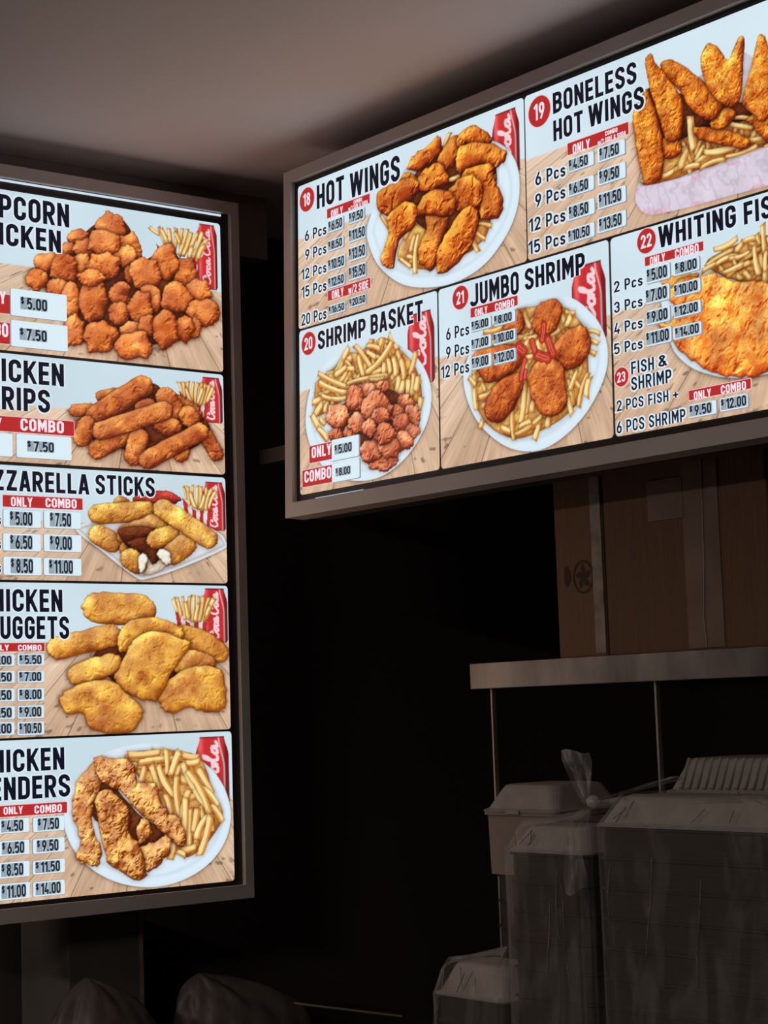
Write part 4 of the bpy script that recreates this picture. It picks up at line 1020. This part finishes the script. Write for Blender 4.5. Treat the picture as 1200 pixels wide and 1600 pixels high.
def build_board(key, name_label, outer, inner, panels):
    root = empty('menu_board', name_label, 'menu board', mat=BOARD[key])
    b = MB(); ring(b, outer, inner, -.045, .012); b.build('frame', M_frame, root)
    b = MB(); b.box(inner[0] - .01, inner[1] + .01, inner[2] - .01, inner[3] + .01, -.016, -.002); b.build('backing_panel', M_black, root)
    b = MB(); b.box(outer[0] + .004, outer[1] - .004, outer[2] + .004, outer[3] - .004, -.115, -.0455); b.build('housing', M_house, root)
    for t in (.84, .96) if key == 'R' else ():
        uu = outer[0] + (outer[1] - outer[0]) * t; b = MB(); b.box(uu - .02, uu + .02, outer[3] - .0035, CEIL - .001 - BOARD[key].translation.z, -.105, -.095); b.build('mounting_bracket', M_house, root)
    for k, (pid, rect, label) in enumerate(panels):
        pic = Picture(*rect, seed=11 + 7 * k + (100 if key == 'R' else 0), white=(206, 225, 234) if key == 'R' else (199, 219, 228)); pic.paint(DATA[pid]['pic'])
        p = link('menu_panel', pic.mesh('menu_panel'), M_print, root); p['label'] = label
        groups = {}
        for part, text, i, j, u0, u1, v0, v1 in DATA[pid]['words']: groups.setdefault(part, []).append((text, i, j, u0, u1, v0, v1))
        def clip_u(t): return t
        if 'title' in groups:
            for q in groups['title']:
                b = MB(); write(b, *q, .0016, 0, 1, .0008, .075, 1.10); b.build('title_lettering', [M_ink, M_halo], p)
        if 'size' in groups:
            for q in groups['size']:
                b = MB(); write(b, *q, .0016, 0, 1, .0009, .12, .95); b.build('size_lettering', [M_ink2, M_halo], p)
        heads = [m for m in DATA[pid]['marks'] if m[0] == 'red']; words = groups.get('header', [])
        for m in heads:
            _, u0, u1, v0, v1 = m; u0 = max(u0, rect[0] + 4)
            b = MB(); slab(b, rounded(u0 * .001, u1 * .001, v0 * .001, v1 * .001, .002), .0004, .0012, 0)
            slab(b, rounded(u0 * .001 - .0015, u1 * .001 + .0015, v0 * .001 - .0015, v1 * .001 + .0015, .0025), .0002, .0010, 2)
            for q in words:
                um = (q[3] + q[4]) / 2; vm = (q[5] + q[6]) / 2
                if u0 - 5 < um < u1 + 5 and v0 - 6 < vm < v1 + 6: write(b, *q, .0019, 1, None, None, 0, 1.12 if q[6] - q[5] > 12 else 1.2)
            b.build('price_header', [M_red, M_redtxt, M_pink], p)
        for m in DATA[pid]['marks']:
            if m[0] == 'badge':
                _, cu, cv, r, num = m
                b = MB(); slab(b, arc(cu * .001, cv * .001, r * .001, r * .001, 0, 360, 32)[:-1], .0004, .0012, 0)
                slab(b, arc(cu * .001, cv * .001, (r + 2) * .001, (r + 2) * .001, 0, 360, 32)[:-1], .0002, .0009, 2)
                hw = r * .58; wd = hw * 2 * (.82 if '1' in num else 1.0) * .5
                write(b, num, 0, None, cu - wd, cu + wd, cv - r * .54, cv + r * .54, .0018, 1, None, None, 0, 1.05)
                b.build('number_badge', [M_red, M_redtxt, M_pink], p)
            elif m[0] == 'plate':
                _, u0, u1, v0, v1, dig, d0, d1 = m
                u0 = max(u0, rect[0] + 5)
                b = MB(); o = rounded(u0 * .001, u1 * .001, v0 * .001, v1 * .001, .0035)
                slab(b, o, .0006, .0034, 0, 3)
                slab(b, rounded(u0 * .001 - .0012, u1 * .001 + .0012, v0 * .001 - .0014, v1 * .001 + .0008, .004), .0004, .0012, 3)
                if dig:
                    h = v1 - v0; big = h > 42
                    c0 = v0 + h * (.27 if big else .09); c1 = v1 - h * (.27 if big else .09)
                    lay = layout(dig); tw = lay[-1][0] + lay[-1][1]; sc = (d1 - d0) / tw
                    b.face([((d0 - 1.5) * .001, c0 * .001, .0037), ((d1 + 1.0) * .001, c0 * .001, .0037), ((d1 + 1.0) * .001, c1 * .001, .0037), ((d0 - 1.5) * .001, c1 * .001, .0037)], 1)
                    for x, w, st, ch in lay:        # separate slide-in cards, one lighter strip each
                        a = d0 + x * sc; e = a + w * sc
                        if ch not in '$.':
                            b.face([((a + .2) * .001, (c0 + .8) * .001, .0040), ((e - .2) * .001, (c0 + .8) * .001, .0040), ((e - .2) * .001, (c1 - .8) * .001, .0040), ((a + .2) * .001, (c1 - .8) * .001, .0040)], 4)
                    body = dig[1:] if dig[0] == '$' else dig
                    off = 1 if dig[0] == '$' else 0
                    ua = d0 + lay[off][0] * sc
                    write(b, body, 0, None, ua, d1 - .6, c0 + 1.0, c1 - .8, .0044, 2, None, None, 0, 1.22)
                    if off:
                        hh = (c1 - c0) * .55
                        write(b, '$', 0, None, d0 - .5, d0 + lay[0][1] * sc * .62, c1 - hh, c1 - 1.2, .0044, 2, None, None, 0, 1.25)
                b.build('price_plate', [M_plate, M_card, M_digit, M_edge, M_cardl], p)
    return root

right_board = build_board('R', 'wide backlit menu board with panels 18 to 23, hanging above the shelf', (-.0465, 1.80, -.0515, .7925), (-.0185, 1.772, -.0168, .7635), [
 ('R18', (-4, 796, 399.5, 750), 'hot wings menu panel on the right board'),
 ('R19', (799.5, 1750, 399.5, 750), 'boneless hot wings menu panel on the right board'),
 ('R20', (-2, 508, 0, 394.5), 'shrimp basket menu panel on the right board'),
 ('R21', (513, 1030.5, 0, 394.5), 'jumbo shrimp menu panel on the right board'),
 ('R22', (1036, 1750, 0, 394.5), 'whiting fish menu panel on the right board')])
left_board = build_board('L', 'tall backlit menu board with chicken panels on the left', (-.77, .0515, -.0445, 1.711), (-.742, .027, -.0115, 1.681), [
 ('L1', (-720, 1.5, 1270, 1653), 'popcorn chicken menu panel at the top of the left board'),
 ('L2', (-720, 0.5, 1008.5, 1263), 'chicken strips menu panel on the left board'),
 ('L3', (-720, 0, 734, 1000.5), 'mozzarella sticks menu panel on the left board'),
 ('L4', (-720, 0, 371.5, 728), 'chicken nuggets menu panel on the left board'),
 ('L5', (-720, 1.5, 0, 366), 'chicken tenders menu panel at the bottom of the left board')])
# slits where the lamp behind shows past the black border
b = MB(); b.box(-.738, .004, 1.6730, 1.6775, -.003, .002); b.build('light_gap', M_glow, left_board)['label'] = 'thin white line of light under the top of the frame'
b = MB(); b.box(.06, .24, -.0165, -.0135, -.003, .002); b.build('light_gap', M_glow, right_board)['label'] = 'short white line of light above the bottom of the frame'

# ------------------------------------------------------------------ kitchen side: counters, shelf, cartons, containers
random.seed(5)
M_steel = mottled('worn_stainless_steel', (.16, .14, .135, 1), (.62, .56, .54, 1), 5, 6, (.28, .55), .75, .05, (1, 1, .35), bscale=50)
M_steel_dark = mottled('steel_post', (.35, .32, .30, 1), (.5, .46, .44, 1), 10, 4, (.35, .5), .8)
M_counter = mottled('counter_top', (.03, .026, .024, 1), (.045, .04, .036, 1), 3, 4, (.4, .6))
M_board = mottled('corrugated_cardboard', (.20, .108, .062, 1), (.245, .132, .076, 1), 7, 5, (.75, .9), bump=.12, stretch=(40, 4, 1), bscale=4)
M_board2 = mottled('darker_cardboard', (.16, .086, .052, 1), (.20, .106, .063, 1), 6, 5, (.75, .9), bump=.1, stretch=(40, 4, 1), bscale=4)
M_tape = mottled('packing_tape', (.21, .145, .11, 1), (.27, .19, .15, 1), 9, 4, (.25, .5), bump=.1, bscale=30)
M_tape_lit_edge = mottled('edge_tape_and_lit_edge', (.24, .18, .14, 1), (.44, .36, .31, 1), 22, 5, (.2, .5), bump=.2, bscale=40)  # real tape on the boxes, and the painted lit edge of the carton
M_mark = material('carton_print', (.075, .045, .03, 1), .8)
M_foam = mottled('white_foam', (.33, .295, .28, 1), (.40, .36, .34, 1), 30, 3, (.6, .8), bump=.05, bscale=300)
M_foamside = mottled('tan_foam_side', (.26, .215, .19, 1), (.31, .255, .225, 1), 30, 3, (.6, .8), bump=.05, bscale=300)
M_tray = mottled('dark_tray_plastic', (.032, .025, .021, 1), (.046, .036, .030, 1), 14, 3, (.5, .7), bump=.08, stretch=(.2, .2, 30), bscale=8)
M_bag = mottled('dark_bag', (.10, .085, .078, 1), (.15, .125, .115, 1), 9, 5, (.4, .6), bump=.25, bscale=30)
M_grey = mottled('grey_carton', (.13, .115, .105, 1), (.17, .15, .135, 1), 6, 4, (.6, .8), bump=.1, bscale=20)
M_wood = mottled('pale_wood_stick', (.55, .40, .24, 1), (.65, .48, .30, 1), 30, 3, (.5, .7), stretch=(1, .1, 1))

def film_material(name, veil):
    m = bpy.data.materials.new(name); m.use_nodes = True; nt = m.node_tree; L = nt.links.new
    out = nt.nodes['Material Output']; b = nt.nodes['Principled BSDF']
    b.inputs['Base Color'].default_value = (.62, .58, .56, 1); b.inputs['Roughness'].default_value = .22; b.inputs['Specular IOR Level'].default_value = .6
    tr = nt.nodes.new('ShaderNodeBsdfTransparent'); mx = nt.nodes.new('ShaderNodeMixShader')
    tc = nt.nodes.new('ShaderNodeTexCoord'); nz = nt.nodes.new('ShaderNodeTexNoise'); nz.inputs['Scale'].default_value = 16; nz.inputs['Detail'].default_value = 6; nz.inputs['Distortion'].default_value = 1.2
    mp = nt.nodes.new('ShaderNodeMapping'); mp.inputs['Scale'].default_value = (1, 1, .35)
    mr = nt.nodes.new('ShaderNodeMapRange'); mr.inputs['From Min'].default_value = .45; mr.inputs['From Max'].default_value = .75; mr.inputs['To Min'].default_value = veil * .35; mr.inputs['To Max'].default_value = veil * 1.9
    lw = nt.nodes.new('ShaderNodeLayerWeight'); lw.inputs['Blend'].default_value = .25
    ad = nt.nodes.new('ShaderNodeMath'); ad.operation = 'MULTIPLY_ADD'; ad.inputs[1].default_value = .22; ad.use_clamp = True
    bp = nt.nodes.new('ShaderNodeBump'); bp.inputs['Strength'].default_value = .5; bp.inputs['Distance'].default_value = .01
    L(tc.outputs['Object'], mp.inputs['Vector']); L(mp.outputs['Vector'], nz.inputs['Vector']); L(nz.outputs['Fac'], mr.inputs['Value'])
    L(lw.outputs['Facing'], ad.inputs[0]); L(mr.outputs['Result'], ad.inputs[2])
    L(nz.outputs['Fac'], bp.inputs['Height']); L(bp.outputs['Normal'], b.inputs['Normal'])
    L(ad.outputs[0], mx.inputs['Fac']); L(tr.outputs[0], mx.inputs[1]); L(b.outputs[0], mx.inputs[2]); L(mx.outputs[0], out.inputs['Surface'])
    return m
M_film = film_material('clear_plastic_film', .10)
M_film2 = film_material('crumpled_plastic_film', .42)

M_crease_glint = mottled('film_crease_highlight', (.10, .09, .085, 1), (.34, .31, .30, 1), 40, 3, (.2, .4))  # paler colour standing in for highlights on the film creases
COUNTER = .70
b = MB(); b.box(-.28, 2.4, -.20, .62, COUNTER - .05, COUNTER); b.box(-.24, 2.36, -.16, .60, .0, COUNTER - .05)
o = b.build('prep_counter', M_counter, bevel=.004); tag(o, 'dark prep counter under the steel shelf carrying the wrapped containers', 'counter')
b = MB(); b.box(-.79, -.30, -1.7, .66, COUNTER - .07, COUNTER - .02); b.box(-.79, -.34, -1.66, .62, .0, COUNTER - .07)
o = b.build('back_counter', M_counter, bevel=.004); tag(o, 'dark counter below the tall left board carrying bags', 'counter')

# --- steel shelf on thin posts
SH = 1.592
sh = empty('steel_shelf', 'stainless steel shelf with a folded front lip, carrying two cardboard boxes', 'shelf', (1.05, .4, COUNTER))
def local(o, root):
    o.matrix_parent_inverse = Matrix.Identity(4); o.location = -root.location; return o
def part(b, name, mats, root, **k):
    o = b.build(name, mats, root, **k)
    o.data.transform(Matrix.Translation(-Vector(root.location))); return o
b = MB(); b.box(.356, 1.86, .20, .62, SH - .004, SH); part(b, 'shelf_top', M_steel, sh)
b = MB(); b.box(.356, 1.86, .197, .203, SH - .056, SH + .001); b.box(.356, .362, .203, .62, SH - .056, SH - .001); b.box(.356, 1.86, .203, .222, SH - .056, SH - .052); part(b, 'front_lip', M_steel, sh, bevel=.0015)
for x, y in ((.402, .215), (.902, .215), (1.45, .215), (.549, .59), (1.45, .59)):
    b = MB(); b.box(x, x + .0055, y, y + .012, COUNTER + .001, SH - .0045); part(b, 'post', M_steel_dark, sh, bevel=.001)

# --- cardboard boxes
def carton(name, label, x0, x1, y0, y1, z0, z1, mat, flaps=True):
    r = empty(name, label, 'box', ((x0 + x1) / 2, (y0 + y1) / 2, z0))
    b = MB(); b.box(x0, x1, y0, y1, z0 + .0005, z1); part(b, 'carton_body', mat, r, bevel=.005, seg=3)
    return r
r = carton('cardboard_box', 'narrow cardboard box with a round dark emblem on the shelf end', .630, .7745, .215, .56, SH, 2.03, M_board)
b = MB(); b.box(.744, .7735, .2125, .2150, SH + .008, 1.985); b.box(.744, .7735, .2125, .2150, 1.995, 2.024); part(b, 'edge_tape', M_tape_lit_edge, r)
b = MB(); cx, cz = .714, 1.764
rg = []
for rr in (.036, .031):
    rg.append([(cx + rr * .86 * math.cos(t * math.pi / 18), .2138, cz + rr * math.sin(t * math.pi / 18)) for t in range(36)])
b.grid(rg, close=True)
for k in range(5):
    a = math.radians(90 + 72 * k); b.face([(cx + q * .86 * math.cos(a + w), .2138, cz + q * math.sin(a + w)) for q, w in ((.006, 0), (.018, .45), (.029, .1), (.018, -.45))])
b.face([(cx + .010 * math.cos(t * math.pi / 8), .2139, cz + .011 * math.sin(t * math.pi / 8)) for t in range(16)])
part(b, 'round_emblem', M_mark, r)['label'] = 'round dark emblem printed on the box'
b = MB(); b.face([(.666 + .010 * math.cos(t * math.pi / 8), .2138, 1.768 + .022 * math.sin(t * math.pi / 8) * (1 - .35 * math.cos(t * math.pi / 8))) for t in range(16)]); part(b, 'leaf_mark', M_mark, r)
r = carton('cardboard_box', 'wide cardboard box sealed with a vertical strip of tape on the shelf', .7795, 1.222, .215, .60, SH, 2.04, M_board2)
b = MB(); b.box(1.006, 1.100, .2124, .2150, SH + .006, 2.034); part(b, 'sealing_tape', M_tape, r)
b = MB(); b.box(.912, 1.008, .2116, .2148, 1.862, 1.945); part(b, 'tape_patch', M_tape, r)
b = MB()
pts = [(1.054, SH + .008), (1.050, 1.66), (1.057, 1.76), (1.060, 1.86), (1.062, 1.95), (1.061, 2.03)]
for (xa, za), (xb, zb) in zip(pts[:-1], pts[1:]): b.tube((xa, .2115, za), (xb, .2115, zb), .0014, n=6)
part(b, 'tape_crease', M_tape_lit_edge, r)

# --- foam containers: a hinged tray with a domed lid
def rr_loop(cx, cy, hx, hy, r, z, n=5):
    return [(cx + x, cy + y, z) for x, y in rounded(-hx, hx, -hy, hy, min(r, hx * .9, hy * .9), n)]
def loft(loops, cap0=True, cap1=True):
    b = MB(); b.grid(loops, close=True)
    if cap0: b.face(loops[0][::-1])
    if cap1: b.face(loops[-1])
    return b
def lid_mesh(cx, cy, hx, hy, z0, h, ribs=False, inset=.030):
    L = [rr_loop(cx, cy, hx + .004, hy + .004, .022, z0), rr_loop(cx, cy, hx + .005, hy + .005, .022, z0 + .004), rr_loop(cx, cy, hx - .004, hy - .004, .022, z0 + .008),
         rr_loop(cx, cy, hx - inset * .85, hy - inset * .85, .026, z0 + h * .86), rr_loop(cx, cy, hx - inset, hy - inset, .026, z0 + h * .96), rr_loop(cx, cy, hx - inset - .008, hy - inset - .008, .024, z0 + h)]
    b = loft(L)
    if ribs:
        n = 15
        for k in range(n):
            x = cx - hx + inset + .012 + (2 * hx - 2 * inset - .024) * k / (n - 1)
            b.tube((x, cy - hy - .001, z0 + .010), (x, cy - hy + inset + .001, z0 + h * .985), .0042, n=8)
    return b
def base_mesh(cx, cy, hx, hy, z0, z1, taper=.012, rims=0):
    L = [rr_loop(cx, cy, hx - taper, hy - taper, .025, z0), rr_loop(cx, cy, hx - .001, hy - .001, .024, z1 - .007), rr_loop(cx, cy, hx + .004, hy + .004, .024, z1 - .006), rr_loop(cx, cy, hx + .004, hy + .004, .024, z1)]
    if rims:
        L = []; n = rims
        for k in range(n):
            za = z0 + (z1 - z0) * k / n; zb = z0 + (z1 - z0) * (k + 1) / n
            L += [rr_loop(cx, cy, hx - .003, hy - .003, .024, za + .0004), rr_loop(cx, cy, hx - .002, hy - .002, .024, zb - .0052), rr_loop(cx, cy, hx + .0025, hy + .0025, .024, zb - .0046), rr_loop(cx, cy, hx + .0025, hy + .0025, .024, zb - .0006)]
    return loft(L)
def foam_box(label, cx, cy, hx, hy, z0, zr, h, ribs=False, side=None, group=None):
    r = empty('foam_container', label, 'food container', (cx, cy, z0), group)
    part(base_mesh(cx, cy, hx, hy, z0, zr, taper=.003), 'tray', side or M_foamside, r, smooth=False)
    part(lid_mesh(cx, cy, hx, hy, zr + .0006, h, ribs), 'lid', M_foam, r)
    b = MB(); b.box(cx - .030, cx + .012, cy - hy - .009, cy - hy - .0052, zr - .003, zr + .006); part(b, 'closing_tab', M_foam, r, bevel=.001)
    return r
def tray_stack(label, cx, cy, hx, hy, z0, z1, rims):
    o = base_mesh(cx, cy, hx, hy, z0, z1, rims=rims).build('tray_stack', M_tray)
    o.data.transform(Matrix.Translation((-cx, -cy, -z0))); o.location = (cx, cy, z0)
    return tag(o, label, 'tray stack')
def film_shell(cx, cy, hx, hy, z0, zr, h, gather, seed, slack=.006, knot_z=None):
    """thin bag drawn up over a stack and gathered at one point on top"""
    rs = random.Random(seed); n = 64
    base = rounded(-1, 1, -1, 1, .28, 15)
    lv = [(z0, 1, 0), (z0 + (zr - z0) * .25, 1, 0), (z0 + (zr - z0) * .5, 1, 0), (z0 + (zr - z0) * .75, 1, 0), (zr - .02, 1, 0), (zr + .004, 1, 0), (zr + h * .35, .93, .0), (zr + h * .8, .84, .0), (zr + h + .004, .74, .05), (zr + h + .010, .45, .35), (zr + h + .022, .16, .75), (zr + h + .034, .03, 1.0)]
    ph = [rs.uniform(0, 6.28) for _ in range(4)]; rows = []
    for li, (z, s_, g) in enumerate(lv):
        row = []
        for k, (x, y) in enumerate(base):
            t = 6.283 * k / len(base)
            w = slack * (.55 + .45 * math.sin(7 * t + ph[0] + .35 * li) * math.sin(3 * t + ph[1]) + .25 * math.sin(17 * t + ph[2] - .5 * li)) + rs.uniform(-.0012, .0012)
            px_ = x * s_ * (hx + .006) + (w * x if abs(x) > .7 else 0); py_ = y * s_ * (hy + .006) + (w * y if abs(y) > .7 else 0)
            row.append((cx + px_ * 1 + g * (gather[0] - cx), cy + py_ + g * (gather[1] - cy), z + (.006 * math.sin(9 * t + ph[3]) if li > 7 and li < 11 else 0) + (g * (knot_z - (zr + h + .034)) if knot_z else 0)))
        rows.append(row)
    b = MB(); b.grid(rows, close=True)
    for k in range(3):      # pale threads as painted highlights along creases on the film's front
        x = cx + hx * rs.uniform(-.92, .85); za = zr - rs.uniform(.0, .10); zb = max(za - rs.uniform(.06, .20), COUNTER + .02); dx = rs.uniform(-.035, .02)
        y = cy - hy - .006 - slack * .9
        q = [(x + dx * t + .003 * math.sin(5 * t + k), y - .001 * math.sin(3.1 * t), za + (zb - za) * t) for t in (0, .25, .5, .75, 1)]
        for p0, p1 in zip(q[:-1], q[1:]): b.tube(p0, p1, .0007 + .0005 * rs.random(), n=5, mi=1, caps=False)
    for k in range(6):      # short pale threads, painted highlights of wrinkles over the lid
        x = cx + hx * rs.uniform(-.8, .7); z0_ = zr + rs.uniform(.008, .02); z1_ = zr + h * rs.uniform(.6, .95); y0_ = cy - hy * .985 - .007; y1_ = cy - hy * .86 - .006
        b.tube((x, y0_ - .004, z0_), (x + rs.uniform(-.02, .03), y1_ - .004, z1_), .0009, n=5, mi=1, caps=False)
    return b
def ear(b, base, tip, width, fold, n=7):
    """crumpled free end of a knotted bag"""
    base, tip = Vector(base), Vector(tip); d = tip - base; side = Vector((.62, .78, 0))
    rows = []
    for i in range(n):
        t = i / (n - 1); w = width * (.18 + .95 * t ** .8) * (1 if t < .95 else .82)
        row = []
        for j in range(7):
            q = j / 6 - .5
            row.append(base + d * (t + .05 * math.sin(5 * q + 3 * t)) + side * (q * w) + Vector((.62, -.78, 0)) * (fold * math.sin(j * 2.1 + 4 * t) * (.3 + t)))
        rows.append(row)
    b.grid(rows)
def wrapped(label, cx, cy, hx, hy, zr, h, gather, seed, rims, ears=(), knot_z=None):
    r = empty('wrapped_container_stack', label, 'container stack', (cx, cy, COUNTER), None)
    part(base_mesh(cx, cy, hx, hy, COUNTER + .001, zr, rims=rims), 'tray_stack', M_tray, r)
    part(lid_mesh(cx, cy, hx, hy, zr + .0006, h), 'lid', M_foam, r)
    f = part(film_shell(cx, cy, hx, hy, COUNTER + .004, zr, h, gather, seed, knot_z=knot_z), 'plastic_wrap', [M_film, M_crease_glint], r, smooth=True)
    if ears:
        for e in ears:
            b = MB(); ear(b, *e); part(b, 'bag_end', M_film2, r, smooth=True)
        b = MB(); g = Vector((gather[0], gather[1], knot_z or zr + h + .036))
        rows = [[(g.x + rr * math.cos(k * math.pi / 6), g.y + rr * math.sin(k * math.pi / 6), g.z + dz) for k in range(12)] for rr, dz in ((.004, -.012), (.013, -.006), (.015, .003), (.009, .011), (.002, .014))]
        b.grid(rows, close=True); part(b, 'knot', M_film2, r, smooth=True)
    return r
FRONT = -.05
# left stack, wide right stack and the low stack at the counter's end
wrapped('tall stack of dark trays in clear plastic, left of the knotted bag', .832, FRONT + .09, .113, .082, 1.205, .052, (.92, FRONT + .05), 3, 9)
KN = (.945, -.015)
wrapped('widest stack of dark trays in a knotted clear bag, right edge of photo', 1.205, FRONT + .105, .226, .10, 1.262, .056, KN, 8, 10, knot_z=1.306,
        ears=[((.930, -.02, 1.305), (.905, -.02, 1.404), .058, .007), ((.948, -.082, 1.285), (.962, -.088, 1.142), .046, .009), ((.950, -.01, 1.310), (1.115, .05, 1.352), .050, .010)])
wrapped('low stack of dark trays in clear plastic at the counter end', .585, FRONT + .09, .108, .083, .902, .066, (.62, FRONT + .09), 5, 4)
# plain foam containers on dark nested trays behind
tray_stack('dark tray stack under the open foam container by the shelf post', .562, .245, .096, .098, COUNTER + .001, 1.134, 8)
foam_box('white foam container on dark trays beside the left shelf post', .562, .245, .113, .108, 1.135, 1.268, .058)
tray_stack('dark tray stack behind the knotted bag', 1.135, .30, .150, .105, COUNTER + .001, 1.235, 10)
foam_box('white foam container with ribbed lid behind the knotted bag', 1.135, .30, .185, .118, 1.236, 1.312, .068, ribs=True)

# --- dim things on the counter below the tall board
BC = COUNTER - .02
r = empty('carton', 'dark upright carton just below the tall left board', 'box', (-.64, -.24, BC))
b = MB(); b.box(-.76, -.52, -.352, -.142, BC + .001, 1.035); part(b, 'carton_body', M_grey, r, bevel=.004)
b = MB(); b.box(-.5196, -.517, -.153, -.1435, BC + .004, 1.030); part(b, 'lit_edge_strip', M_tape_lit_edge, r)  # pale strip stands in for light catching the carton's upright edge
def sack(label, c, rx, ry, h, seed, peak):
    """crumpled bag: a sagging body drawn up to one off-centre peak, with creases"""
    rs = random.Random(seed); rows = []; n = 72; m = 26; ph = [rs.uniform(0, 6.28) for _ in range(8)]
    for i in range(m):
        t = i / (m - 1); prof = max((1 - t ** 1.7) ** .75 if t < 1 else 0, .03); row = []
        for k in range(n):
            a = 6.283 * k / n
            crease = abs(math.sin(4 * a + ph[0] + 3 * t)) * .10 + abs(math.sin(7 * a + ph[1] - 5 * t)) * .07 + abs(math.sin(13 * a + ph[2] + 9 * t)) * .035
            w = .92 + crease * (.4 + .8 * t) + .06 * math.sin(2 * a + ph[3])
            z = h * t * (1 + .10 * math.sin(2 * a + ph[4]) * t * (1 - t)) + .012 * math.sin(5 * a + ph[5]) * math.sin(math.pi * t)
            row.append((rx * prof * w * math.cos(a) + peak[0] * t * t, ry * prof * w * math.sin(a) + peak[1] * t * t, max(z, 0)))
        rows.append(row)
    b = MB(); b.grid(rows, close=True); b.face(rows[0][::-1]); b.face(rows[-1])
    o = b.build('plastic_bag', M_bag, smooth=True); o.location = c
    return tag(o, label, 'bag')
sack('dark crumpled bag in front of the upright carton', (-.40, -.33, BC), .085, .17, .215, 4, (.0, -.04))
sack('dark crumpled bag to the right of the upright carton', (-.47, .12, BC), .10, .20, .180, 9, (.0, -.13))
b = MB(); b.tube((-.415, .235, BC + .082), (-.415, .585, BC + .006), .0030, .0030, 10)
o = b.build('wooden_stick', M_wood); tag(o, 'thin pale wooden stick leaning out of the right bag', 'stick')
# bracket beam between the two boards
b = MB(); b.box(-.345, .05, .125, .165, 2.128, 2.166); structure(b.build('trim_3', M_house, bevel=.003))
